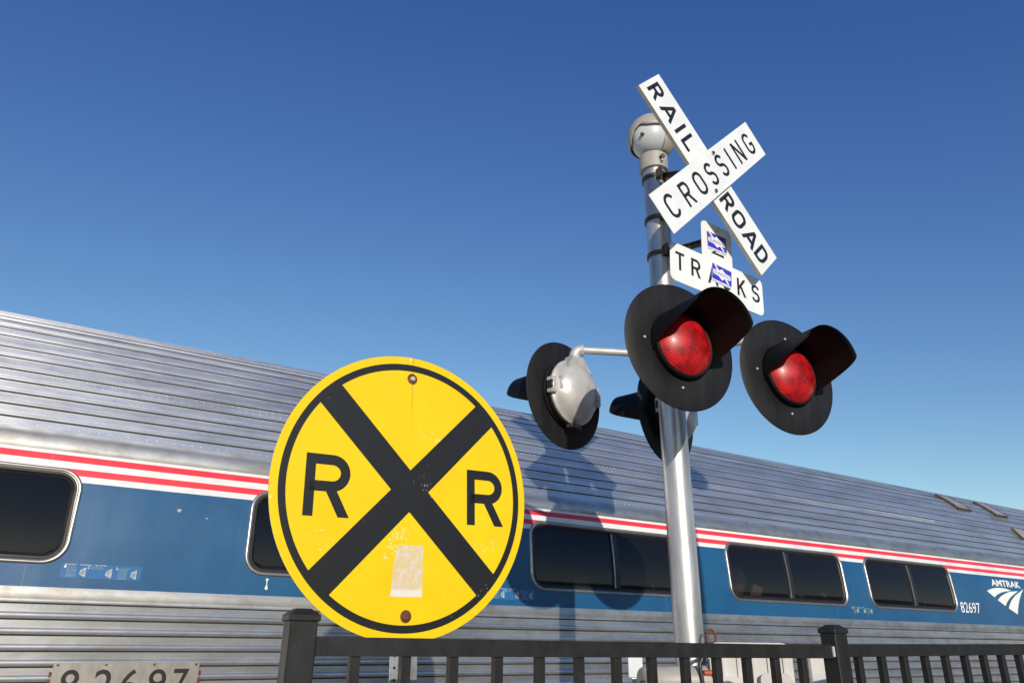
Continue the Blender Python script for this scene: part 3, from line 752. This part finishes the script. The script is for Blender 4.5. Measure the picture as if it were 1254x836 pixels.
Mp = TRAIN_M @ Matrix.Translation((6.05, -1.28, 2.15)) @ Matrix.Rotation(R(18), 4, 'Y') @ Matrix.Rotation(R(15), 4, 'X')
mb = MB(); mb.box((-.07, -.002, -.09), (.07, .002, .09), M_PAPER); tag(mb.build('paper', None, M=Mp), 'tan folded paper held up by the passenger reading in the train window', 'paper')

# track
mb = MB(); mb.box((-60, -1.5, -.02), (60, 1.5, .10), M_BALLAST); bo = mb.build('track_bed', None, M=TRAIN_M); struct(bo)
mb = MB()
for y in (-.75, .75):
    mb.box((-60, y - .035, .235), (60, y + .035, .27), M_RAIL); mb.box((-60, y - .01, .13), (60, y + .01, .235), M_RAIL); mb.box((-60, y - .07, .115), (60, y + .07, .13), M_RAIL)
i = -59.
while i < 59: mb.box((i - .11, -1.3, .04), (i + .11, 1.3, .115), M_TIE); i += .6
struct(mb.build('railroad_track', None, M=TRAIN_M))

# ------------------------------------------------------------------ crossing signal
PX, PY = .863, 3.79
SIGM = Matrix.Translation((PX, PY, 0)); SI = SIGM.inverted()
sig = empty('railroad_crossing_signal', SIGM, 'tall galvanised pole carrying white crossbuck and four black round flashing lights', 'crossing signal')
C3 = lambda x, y, z: Vector((x, y, z + CAMZ))
PR = .0706
mb = MB(); mb.lathe([(PR, 0), (PR, CAMZ + 2.70)], M_GALV, None, 48); mb.lathe([(.17, 0), (.17, .03), (PR + .012, .05), (PR + .012, .12)], M_GALV, None, 32); mb.build('pole', sig)
# cap with hood
zc = CAMZ + 2.935
mb = MB(); mb.lathe([(PR + .004, CAMZ + 2.675), (PR + .016, CAMZ + 2.68), (PR + .018, CAMZ + 2.78), (PR + .010, CAMZ + 2.79)], M_CREAM, None, 40)
mb.build('cap_collar', sig)
mb = MB(); rs = .135
mb.lathe([(rs * math.sin(R(a)), zc - rs * math.cos(R(a))) for a in range(24, 181, 6)], M_WHITECAP, None, 40); cap = mb.build('ball_cap', sig)
mb = MB(); ro = rs + .010
vs = []; fs = []; n = 64; m = 10
def hood_el(az):  # lower edge of the hood shell: wavy, notch above the bolt, low at the right
    x = az
    e = 0 + 7 * math.exp(-((x + 24) / 11) ** 2) - 66 * max(0, min(1, (x - 40) / 7)) - 26 * max(0, min(1, (-x - 40) / 30))
    return e
for j in range(m + 1):
    for i in range(n + 1):
        a = -180 + 360 * i / n; e0 = hood_el(((a + 180) % 360) - 180); e = e0 + (90 - e0) * j / m
        b_ = R(a); A = R(192) - b_  # azimuth 205 is towards the camera
        vs.append((ro * math.cos(R(e)) * math.sin(A) , ro * math.cos(R(e)) * math.cos(A), zc + ro * math.sin(R(e)) * 1.04))
for j in range(m):
    for i in range(n): fs.append((j * (n + 1) + i, (j + 1) * (n + 1) + i, (j + 1) * (n + 1) + i + 1, j * (n + 1) + i + 1))
mb.add(vs, fs, M_CREAM); ho = mb.build('cap_hood', sig, 60); so_ = ho.modifiers.new('s', 'SOLIDIFY'); so_.thickness = .006; so_.offset = -1
mb = MB(); az = R(216); bp = Vector((math.sin(az) * math.cos(R(-20)), math.cos(az) * math.cos(R(-20)), math.sin(R(-20))))
q = bp.to_track_quat('Z', 'Y').to_matrix().to_4x4(); mb.lathe([(.011, -.01), (.011, .014), (.006, .018), (0, .018)], M_RUST, Matrix.Translation(Vector((0, 0, zc)) + bp * rs) @ q, 8); mb.build('bolt', sig)
mb = MB(); az = R(160); bp = Vector((math.sin(az), math.cos(az), 0)); mb.tube([bp * .06 + Vector((0, 0, CAMZ + 2.735)), bp * .115 + Vector((0, 0, CAMZ + 2.73))], .014, M_DARKMETAL, n=8); mb.tube([bp * .10 + Vector((0, 0, CAMZ + 2.75)), bp * .10 + Vector((0, 0, CAMZ + 2.70))], .007, M_GALVPAINT, n=8); mb.build('collar_clamp', sig)
# pole clamps and brackets
bdir = Vector((math.sin(R(145.2)), math.cos(R(145.2)), 0))
for z, target in ((2.617, (1.088, 3.362)), (2.329, (1.088, 3.362)), (2.09, (1.108, 3.534))):
    mb = MB(); zz = CAMZ + z
    mb.lathe([(PR, zz - .013), (PR + .007, zz - .013), (PR + .007, zz + .013), (PR, zz + .013)], M_DARKMETAL, None, 40)
    side = Vector((bdir.y, -bdir.x, 0))
    Mb = Matrix(((side.x, bdir.x, 0, 0), (side.y, bdir.y, 0, 0), (0, 0, 1, zz), (0, 0, 0, 1)))
    mb.box((-.05, PR - .012, -.03), (.05, PR + .004, .035), M_DARKMETAL, Mb, .002)
    mb.box((-.05, PR + .004, -.03), (-.042, PR + .035, .035), M_DARKMETAL, Mb); mb.box((.042, PR + .004, -.03), (.05, PR + .035, .035), M_DARKMETAL, Mb)
    tgt = Vector((target[0] - PX, target[1] - PY, CAMZ + {2.617: 2.40, 2.329: 2.33, 2.09: 2.06}[z])); st = bdir * PR + Vector((0, 0, zz))
    d = tgt - st; d.normalize(); tgt -= d * .03
    sd2 = d.cross(Vector((0, 0, 1)))
    Mr = Matrix(((d.x, sd2.x, 0, st.x), (d.y, sd2.y, 0, st.y), (d.z, sd2.z, 1, st.z), (0, 0, 0, 1))); L = (tgt - st).length
    mb.box((0, -.004, -.016), (L, .004, .016), M_DARKMETAL, Mr); mb.box((0, -.004, .012), (L, .022, .016), M_DARKMETAL, Mr)
    mb.lathe([(.012, 0), (.012, .012), (.006, .016), (0, .016)], M_RUST, Mb @ Matrix.Translation((.0, PR + .004, .0)) @ Matrix.Rotation(R(-90), 4, 'X'), 8)
    mb.build('clamp_bracket', sig)
# crossbuck
FB = SI @ frame(C3(1.088, 3.3624, 2.3828), 145.19, -.49)
A_ = 44.78; BL_, BW = .61, .1149
F1 = FB @ Matrix.Rotation(R(A_), 4, 'Z'); F2 = FB @ Matrix.Translation((0, 0, -.020)) @ Matrix.Rotation(R(-A_), 4, 'Z')
rect = [(-BL_, -BW), (BL_, -BW), (BL_, BW), (-BL_, BW)]
mb = MB(); mb.prism(rect, -.004, 0, M_WHITESIGN, F1, M_CREAMEDGE); b1 = mb.build('crossbuck_blade', sig)
mb = MB(); mb.prism(rect, -.022, -.001, M_WHITESIGN, F2, M_CREAMEDGE); b2 = mb.build('crossbuck_blade', sig)
for ch, x, wd in (('C', -.492, .092), ('R', -.322, .086), ('O', -.166, .092), ('S', -.022, .082), ('S', .118, .082), ('I', .232, .02), ('N', .352, .088), ('G', .500, .088)):
    mb = MB(); letter(mb, ch, x, 0, wd, 0.136, .0185, M_INK, F1, .0008); mb.build('letter', b1)
for ch, x, wd in (('R', -.536, .085), ('A', -.402, .112), ('I', -.298, .025), ('L', -.208, .078), ('R', .178, .085), ('O', .294, .098), ('A', .420, .112), ('D', .530, .086)):
    mb = MB(); letter(mb, ch, x, -.002, wd, .122, .0215, M_INK, F2, .0008); mb.build('letter', b2)
for (x, y) in ((.104, .098), (-.080, -.092)):
    mb = MB()
    for rr, h, mt in ((.014, .003, M_GALVPAINT), (.010, .010, M_RUST)): mb.lathe([(rr, 0), (rr, h), (rr * .6, h + .003), (0, h + .003)], mt, F1 @ Matrix.Translation((x, y - (.012 if y > 0 else -.006), 0)), 12)
    mb.build('bolt', b1)
# tracks plate
FT = SI @ frame(C3(1.1079, 3.5343, 1.8183), 149.16, -4.37)
def tee():
    w_, h, t_, k, rc = .343, .1143, .1143, .2286, .035; p = []
    def cor(cx, cy, a): return [(cx + rc * math.cos(R(a + 90 * i / 6)), cy + rc * math.sin(R(a + 90 * i / 6))) for i in range(7)]
    p += cor(-w_ + rc, -h + rc, 180) + cor(w_ - rc, -h + rc, 270) + cor(w_ - rc, h - rc, 0)
    p += [(t_, h)] + cor(t_ - rc, h + k - rc, 0) + cor(-t_ + rc, h + k - rc, 90) + [(-t_, h)] + cor(-w_ + rc, h - rc, 90)
    return p
mb = MB(); T_ = tee(); mb.prism(T_, -.003, 0, M_WHITESIGN, FT, M_GALV); ts = mb.build('tracks_sign', sig)
for ch, x, wd in (('T', -.275, .062), ('R', -.163, .066), ('A', -.038, .076), ('C', .062, .066), ('K', .175, .066), ('S', .285, .064)): mb = MB(); letter(mb, ch, x, .010, wd, .108, .0155, M_INK, FT, .0008); mb.build('letter', ts)
mb = MB(); letter(mb, '2', .007, .215, .088, .130, .0150, M_INK, FT, .0008); mb.build('number', ts)
def sticker(cx, cy, sk, rot):
    Fs = FT @ Matrix.Translation((cx, cy, .002)) @ Matrix.Rotation(R(rot), 4, 'Z'); mb = MB(); a, b = .074, .050
    mb.sheet([(-a, -b - .012), (a, -b - .012), (a, b), (-a, b)], 0, M_WHITEPAINT, Fs); mb.sheet([(-a + .002, -b + .002), (a - .002, -b + .002), (a - .002, b - .002), (-a + .002, b - .002)], .0003, M_BLUESTICK, Fs)
    mb.sheet([(-.066, 0), (-.062, -.015), (-.024, -.017), (0, -.035), (.024, -.017), (.062, -.015), (.066, 0), (.062, .015), (.024, .017), (0, .035), (-.024, .017), (-.062, .015)], .0006, M_WHITEPAINT, Fs)
    mb.sheet([(-.060, .046), (-.046, .046), (-.018, .016), (-.032, .012)], .0008, M_WHITEPAINT, Fs); mb.sheet([(.030, -.012), (.018, -.017), (.042, -.043), (.056, -.043)], .0008, M_WHITEPAINT, Fs)
    text_add(mb, 'SUNOCO', 0, 0, .021, .116, M_BLUESTICK, Fs, .0012, .0, .15)
    for k in range(16):
        if k % 6 != 4: x = -a + .006 + k * .0086; mb.sheet([(x, -b - .009), (x + .006, -b - .009), (x + .006, -b - .004), (x, -b - .004)], .0004, M_BLUESTICK, Fs)
    return mb.build('fuel_brand_sticker', ts)
sticker(.000, .234, 0, 2); sticker(.027, .037, 0, -3)
mb = MB(); mb.lathe([(.013, 0), (.013, .004), (.008, .010), (0, .010)], M_GALVPAINT, FT @ Matrix.Translation((.004, .318, 0)), 10); mb.build('bolt', ts)

# flashing lights
def light_meshes():
    D = {}
    mb = MB(); RD = .305
    mb.lathe([(.140, -.006), (.150, .0015), (RD - .004, .0015), (RD, -.001), (RD, -.004), (RD - .004, -.0065), (.13, -.0065)], M_BLACK, None, 96); D['disc'] = mb
    mb = MB(); n = 26; vs = []
    prof_ = [(.149 * math.sin(R(a)) / math.sin(R(66)), .030 + .066 * (math.cos(R(a)) - math.cos(R(66))) / (1 - math.cos(R(66)))) for a in range(66, -1, -6)]
    mb.lathe(prof_, M_LENS, None, 64); D['lens'] = mb
    mb = MB(); mb.lathe([(.160, .001), (.160, .030), (.154, .036), (.146, .034), (.146, .001)], M_HOOD, None, 64); D['ring'] = mb
    # visor
    mb = MB(); nt_, nu = 72, 14; vs = []; fs = []; TT = 116; r0 = .166
    def Lf(a):
        a = abs(a); q = min(1, max(0, (a - 68) / (TT - 68))); q = q * q * (3 - 2 * q) * .85 + q * .15; return .292 * (1 - q) + .010 * q
    for i in range(nt_ + 1):
        a = -TT + 2 * TT * i / nt_
        for j in range(nu + 1):
            q = j / nu; z = Lf(a) * q; rr = r0 + .0 * q; vs.append((rr * math.sin(R(a)), rr * math.cos(R(a)), z + .001))
    for i in range(nt_):
        for j in range(nu): fs.append((i * (nu + 1) + j, i * (nu + 1) + j + 1, (i + 1) * (nu + 1) + j + 1, (i + 1) * (nu + 1) + j))
    mb.add(vs, fs, M_HOOD, Matrix.Rotation(R(-9), 4, 'Z')); D['hood'] = mb
    # housing on the back
    mb = MB(); mb.lathe([(.172, -.007), (.188, -.010), (.190, -.028), (.180, -.032), (.180, -.040), (.190, -.044), (.190, -.060), (.178, -.066)], M_BLACK, None, 64)
    mb.lathe([(.184, -.062), (.184, -.072), (.172, -.082), (.164, -.096), (.150, -.118), (.126, -.140), (.094, -.156), (.055, -.166), (0, -.169)], M_GALVPAINT, None, 64)
    # lugs, latch, neck
    for sx in (-1, 1):
        mb.box((sx * .185 - .016, -.045, -.10), (sx * .185 + .016, .045, -.052), M_GALVPAINT, None, .004)
        mb.box((sx * .196 - .004, -.022, -.098), (sx * .196 + .012, .022, -.060), M_CABLE, None, .003)
        mb.box((sx * .150 - .006, -.02, -.125), (sx * .150 + .006, .05, -.085), M_GALVPAINT, None, .002)
    mb.tube([(-.02, -.195, -.06), (-.02, -.205, -.09), (.03, -.20, -.11)], .012, M_DARKMETAL, n=8); mb.box((-.02, -.207, -.10), (.05, -.185, -.055), M_DARKMETAL, None, .003)
    vs = [(-.10, .12, -.045), (.10, .12, -.045), (.10, .12, -.12), (-.10, .12, -.12), (-.042, .200, -.055), (.042, .200, -.055), (.042, .200, -.112), (-.042, .200, -.112)]
    mb.add(vs, [(0, 3, 2, 1), (4, 5, 6, 7), (0, 1, 5, 4), (1, 2, 6, 5), (2, 3, 7, 6), (3, 0, 4, 7)], M_GALVPAINT)
    D['housing'] = mb
    for a, rr in ((86, .205), (178, .200), (268, .200)):
        mb = MB(); mb.lathe([(.0065, .0015), (.0055, .005), (0, .006)], M_GALVPAINT, Matrix.Translation((rr * math.cos(R(a)), rr * math.sin(R(a)), 0)), 10); D['bolt%d' % a] = mb
    return D
LM = light_meshes(); proto = None
def make_light():
    d = LM['disc'].build('flashing_light', sig, 40)
    LM['lens'].build('lens', d, 60); LM['ring'].build('lens_ring', d, 40); h = LM['hood'].build('hood', d, 60); s = h.modifiers.new('s', 'SOLIDIFY'); s.thickness = .0025; s.offset = 0
    LM['housing'].build('housing', d, 40); [LM[k_].build('bolt', d) for k_ in LM if k_.startswith('bolt')]; return d
lights = {}
for k, (C, az) in {'a': ((.7646, 3.0913, 1.2497), 153.3), 'b': ((1.4009, 3.5130, 1.2630), 155.1), 'c': ((.2937, 3.9014, 1.2751), 315.5), 'd': ((.9192, 4.2051, 1.2635), 313.0)}.items():
    if proto is None: proto = make_light(); o = proto
    else:
        o = proto.copy(); COL.objects.link(o); o.parent = sig
        for ch in list(proto.children):
            c = ch.copy(); COL.objects.link(c); c.parent = o
    o.matrix_local = SI @ frame(C3(*C), az); lights[k] = (C, az)
# arms
def elbow(k):
    C, az = lights[k]; n = Vector((math.sin(R(az)), math.cos(R(az)), 0)); return SI @ (C3(C[0], C[1], C[2]) - n * .082)
zj = CAMZ + 1.49
mb = MB(); mb.lathe([(PR, zj - .10), (PR + .022, zj - .10), (PR + .022, zj + .10), (PR, zj + .10)], M_GALVPAINT, None, 40)
for k in 'abcd':
    e = elbow(k); d = Vector((e.x, e.y, 0)).normalized(); mb.tube([d * (PR), d * (PR + .10)] if False else [d * PR + Vector((0, 0, zj)), d * (PR + .09) + Vector((0, 0, zj))], [.045, .032], M_GALVPAINT)
mb.build('junction_fitting', sig)
for k in 'abcd':
    e = elbow(k); topz = e.z + .245; d = Vector((e.x, e.y, 0)); dn = d.normalized()
    E0 = Vector((e.x, e.y, e.z + .19)); E1 = Vector((e.x, e.y, topz - .035)); bend = [E0, E1]
    for i in range(1, 6):
        a = R(90 * i / 5); bend.append(Vector((e.x, e.y, topz - .035)) - dn * (.035 * (1 - math.cos(a))) + Vector((0, 0, .035 * math.sin(a))))
    bend.append(bend[-1] - dn * .02)
    mb = MB(); mb.tube(bend, [.034, .034] + [.031] * (len(bend) - 3) + [.034], M_GALVPAINT); end = bend[-1]
    mb.tube([end, dn * (PR + .05) + Vector((0, 0, zj))], .0205, M_GALVPAINT); mb.build('light_arm', sig, 50)

# ------------------------------------------------------------------ gate mechanism at the pole's foot
GM = Matrix.Translation((1.145, 3.73, 0)) @ Matrix.Rotation(R(-20), 4, 'Z')
gm = empty('gate_machine', GM, 'white ribbed crossing gate machine housing standing beside the signal pole, half hidden by the fence', 'gate machine')
z1 = CAMZ
mb = MB()
poly = rrect(-.19, -.02 - .55, .17, .022, .045, 6)
Mf = Matrix(((1, 0, 0, 0), (0, 0, 1, 0), (0, 1, 0, z1 - .012), (0, 0, 0, 1)))
mb.prism([(x, y) for x, y in poly], -.17, .17, M_MACHINE, Mf); mb.build('housing', gm, 30)
for i in range(5): x = -.13 + i * .065; mb = MB(); mb.box((x, -.178, z1 - .30), (x + .012, -.168, z1 + .006), M_MACHINE); mb.build('housing_rib', gm)
mb = MB(); mb.prism(rrect(.03, -.42, .16, -.10, .03), .172, .21, M_MACHINE, Mf @ Matrix.Scale(-1, 4, (0, 0, 1))); mb.prism(rrect(-.15, -.45, .0, -.12, .03), .172, .20, M_MACHINE, Mf @ Matrix.Scale(-1, 4, (0, 0, 1))); mb.build('housing_door', gm)
mb = MB(); mb.box((.235, -.12, .25), (.36, .12, z1 - .03), M_MACHINE, None, .01); mb.box((.19, -.10, z1 - .3), (.24, .10, z1 - .22), M_MACHINE, None, .01); mb.build('counterweight_guard', gm)
mb = MB(); mb.box((-.12, -.10, .0), (.12, .10, z1 - .56), M_GALV, None, .01); mb.build('pedestal', gm)
# conduit drum to the left of the pole, white plate, hose, cable, lifting ring
def wp(x, y, z): return GM.inverted() @ Vector((x, y, z + CAMZ))
mb = MB(); mb.tube([wp(.60, 3.62, -.155), wp(.615, 3.625, -.155), wp(.90, 3.66, -.15)], [.055, .062, .062], M_CREAM, n=28); mb.tube([wp(.588, 3.60, -.165), wp(.625, 3.60, -.16)], .012, M_CABLE, n=8); mb.build('drum', gm, 50)
mb = MB(); mb.box((-.035, -.004, -.045), (.035, .004, .045), M_WHITECAP, GM.inverted() @ Matrix.Translation((.612, 3.87, CAMZ - .105)), .002); mb.box((-.02, .004, -.9), (.02, .02, .0), M_GALV, GM.inverted() @ Matrix.Translation((.612, 3.87, CAMZ - .105))); mb.build('white_tag_plate', gm)
mb = MB(); mb.tube([wp(.875, 3.60, -.118), wp(.93, 3.60, -.116)], .012, M_ORANGE, n=12); mb.tube([wp(.93, 3.60, -.116), wp(.936, 3.60, -.116)], .015, M_RUST, n=12); mb.build('hose', gm)
mb = MB(); mb.tube([wp(.925, 3.62, -.03), wp(.875, 3.59, -.045), wp(.855, 3.585, -.08), wp(.862, 3.585, -.16), wp(.872, 3.59, -.40)], .009, M_CABLE, n=8); mb.tube([wp(.905, 3.62, -.06), wp(.905, 3.61, -.30)], .005, M_CABLE, n=8); mb.build('cable', gm, 60)
mb = MB(); pts = [wp(.935 + .022 * math.sin(a), 3.66, .030 + .034 * math.cos(a)) for a in [i * math.pi / 8 for i in range(17)]]; mb.tube(pts, .006, M_RUST, n=8, caps=False); mb.build('lifting_ring', gm, 60)

# ------------------------------------------------------------------ round advance warning sign
WM = frame((-.3272, 2.3964, CAMZ + .4516), 145.68, 2.2)
wsg = empty('railroad_warning_sign', WM, 'round yellow sign with black X and two black Rs behind the fence', 'road sign')
RS = .457
mb = MB(); c = circle(RS, 128); mb.prism(c, -.0025, 0, M_YELLOW, None, M_GALV); panel = mb.build('sign_panel', wsg)
mb = MB(); o_, i_ = circle(.4305, 128), circle(.4075, 128)
mb.add([(x, y, .0006) for x, y in o_] + [(x, y, .0006) for x, y in i_], [(i, (i + 1) % 128, 128 + (i + 1) % 128, 128 + i) for i in range(128)], M_WORNINK); mb.build('border_ring', panel)
mb = MB(); hw = .0475
for k, a in enumerate((45, -45)):
    e = .4085; L = math.sqrt(e * e - hw * hw); b0 = math.asin(hw / e); P = []
    for base in (0, math.pi):
        for i in range(9): g_ = base - b0 + 2 * b0 * i / 8; P.append((e * math.cos(g_), e * math.sin(g_)))
    mb.sheet(P, .0009 + .0003 * k, M_WORNINK, Matrix.Rotation(R(a), 4, 'Z'))
mb.build('crossing_bars', panel)
mb = MB(); letter(mb, 'R', -.279, -.004, .144, .188, .0315, M_WORNINK, None, .0008); mb.build('letter', panel); mb = MB(); letter(mb, 'R', .2885, -.003, .144, .186, .0315, M_WORNINK, None, .0008); mb.build('letter', panel)
mb = MB(); P = []
random.seed(3)
mb.add([(-.036, -.170, .0007), (.054, -.171, .0007), (.0522, -.3265, .0007), (-.0563, -.3242, .0007), (-.050, -.235, .0007)], [(0, 4, 3, 2, 1)], M_RESIDUE); mb.build('sticker_residue', panel)
for y in (.381, -.382):
    mb = MB()
    mb.lathe([(.019, .0008), (.016, .0012), (0, .0012)], M_RUST, Matrix.Translation((-.002, y, 0)), 24)
    mb.lathe([(.013, 0), (.013, .006), (.009, .009), (0, .009)] if y < 0 else [(.009, 0), (.009, .006), (.006, .009), (0, .009)], M_RUST if y < 0 else M_GALVPAINT, Matrix.Translation((-.002, y, .001)), 8)
    mb.build('bolt', panel)
mb = MB(); y0 = -(CAMZ + .45) / math.cos(R(2.2))
# hat-channel post
for x0, x1, z0, z1_ in ((-.028, .0, -.012, -.008), (-.002, .002, -.040, -.008), (.0, .034, -.044, -.040), (.032, .036, -.040, -.008), (.034, .062, -.012, -.008)):
    mb.box((x0 - .017, y0, z0), (x1 - .017, .42, z1_), M_GALV)
for i in range(64):
    y = .40 - i * .0254 * 1.3
    if y < y0 + .1: break
    mb.add([(-.017 + -.014 + .0045 * math.cos(a), y + .0045 * math.sin(a), -.0072) for a in [k * math.pi / 4 for k in range(8)]], [tuple(range(8))], M_CABLE)
mb.build('post', wsg)

# ------------------------------------------------------------------ fence
A0 = Vector((-.4933, 1.779, 0)); B0 = Vector((1.1174, 2.705, 0)); dv = (B0 - A0).normalized(); nv = Vector((-dv.y, dv.x, 0))
if nv.y < 0: nv = -nv
FM = Matrix(((dv.x, nv.x, 0, A0.x), (dv.y, nv.y, 0, A0.y), (0, 0, 1, 0), (0, 0, 0, 1)))
fen = empty('metal_fence', FM, 'black metal picket fence with capped posts in front of the train', 'fence')
LP = (B0 - A0).length; pw = .0635
posts = [0, LP, 2 * LP, 3 * LP]
for x in posts:
    mb = MB(); mb.box((x, 0, 0), (x + pw, pw, CAMZ + .048), M_FENCE, None, .003); po = mb.build('post', fen)
    mb = MB(); c = .0045; a, b = CAMZ + .040, CAMZ + .056
    mb.box((x - c, -c, a), (x + pw + c, pw + c, b), M_FENCE, None, .0025)
    X0, X1 = x - c + .002, x + pw + c - .002; Y0, Y1 = -c + .002, pw + c - .002; q = .018
    vs = [(X0, Y0, b - .001), (X1, Y0, b - .001), (X1, Y1, b - .001), (X0, Y1, b - .001), (X0 + q, Y0 + q, b + .012), (X1 - q, Y0 + q, b + .012), (X1 - q, Y1 - q, b + .012), (X0 + q, Y1 - q, b + .012)]
    mb.add(vs, [(4, 5, 6, 7), (0, 1, 5, 4), (1, 2, 6, 5), (2, 3, 7, 6), (3, 0, 4, 7)], M_FENCE); mb.build('post_cap', po)
rz = [(.008, .002), (.006, .020), (.020, .03)]
sp = .1288
for k in range(3):
    x0, x1 = posts[k] + pw, posts[k + 1]; za, zb_ = rz[k]
    for nm, zo, hh in (('rail', 0, .0415), ('rail', -1.42, .0415)):
        mb = MB(); y0, y1 = .013, .051; g_ = .002
        vs = []
        for (x, zt_) in ((x0 + g_, za), (x1 - g_, zb_)):
            zt2 = CAMZ + zt_ + zo
            vs += [(x, y0, zt2 - hh), (x, y1, zt2 - hh), (x, y1, zt2), (x, y0, zt2)]
        mb.add(vs, [(0, 1, 2, 3), (7, 6, 5, 4), (0, 4, 5, 1), (1, 5, 6, 2), (2, 6, 7, 3), (3, 7, 4, 0)], M_FENCE)
        ra = mb.build('rail', fen)
        if k == 0 and zo == 0: mb = MB(); mb.box((x1 - .010, .009, CAMZ + zb_ - .036), (x1 - .001, .013, CAMZ + zb_ - .004), M_WHITECAP); mb.build('rail_bracket', ra)
    n = 13
    off = .104 if k == 0 else .0815
    for i in range(n):
        x = posts[k] + pw + off - .0125 + i * sp - (.0 if k == 0 else 0)
        if x + .025 > x1 - .01: break
        zt_ = za + (zb_ - za) * (x - x0) / (x1 - x0)
        mb = MB(); mb.box((x, .020, .12), (x + .0235, .0435, CAMZ + zt_ - .040), M_FENCE, None, .001); mb.build('picket', fen)

# ------------------------------------------------------------------ beyond the photograph: what the windows and steel mirror
BKM = Matrix.Translation((13.5, -26, 0)) @ Matrix.Rotation(R(38), 4, 'Z')
M_BRICK, n_, l_, p_ = new_mat('brown_brick')
tcb = n_.new('ShaderNodeTexCoord'); bk = n_.new('ShaderNodeTexBrick'); bk.inputs['Scale'].default_value = 4; mpb = n_.new('ShaderNodeMapping'); mpb.inputs['Rotation'].default_value = (R(90), 0, 0)
l_.new(tcb.outputs['Object'], mpb.inputs[0]); l_.new(mpb.outputs[0], bk.inputs[0]); bk.inputs['Color1'].default_value = (.15, .10, .07, 1); bk.inputs['Color2'].default_value = (.11, .075, .055, 1); bk.inputs['Mortar'].default_value = (.2, .18, .15, 1)
l_.new(bk.outputs[0], p_.inputs['Base Color']); p_.inputs['Roughness'].default_value = .9
bld = empty('station_building', BKM, 'low brown brick station building behind the camera', 'building')
mb = MB(); mb.box((-20, -4, 0), (60, 4, 4.4), M_BRICK); mb.build('wall', bld)
mb = MB(); mb.add([(-21, 5, 4.4), (61, 5, 4.4), (61, -5, 4.4), (-21, -5, 4.4), (-17, 0, 5.6), (57, 0, 5.6)], [(0, 1, 5, 4), (1, 2, 5), (2, 3, 4, 5), (3, 0, 4), (3, 2, 1, 0)], M_TIE); mb.build('roof', bld)
for i in range(14):
    x = -17 + i * 5.6
    mb = MB(); mb.box((x - .8, 4.0, 1.0), (x + .8, 4.04, 2.8), M_RUBBER); wn_ = mb.build('window', bld)
    mb = MB(); mb.box((x - .95, 4.0, .88), (x + .95, 4.09, 1.0), M_PLATE); mb.build('sill', wn_)
LMX = Matrix.Translation((2.72, 1.25, 0))
lamp = empty('street_lamp', LMX, 'slim dark street lamp with a round globe just outside the right edge', 'street lamp')
mb = MB(); mb.lathe([(.12, 0), (.12, .1), (.055, .2), (.052, 4.65)], M_FENCE, None, 24); mb.build('pole', lamp)
mb = MB(); mb.tube([(0, 0, 4.60), (.10, 0, 4.66), (.26, 0, 4.67)], .03, M_FENCE, n=10); mb.build('arm', lamp)
mb = MB(); mb.lathe([(.16 * math.sin(R(a)), 4.79 - .16 * math.cos(R(a))) for a in range(15, 181, 11)], M_WHITECAP, Matrix.Translation((.26, 0, 0)), 24); mb.build('globe', lamp)
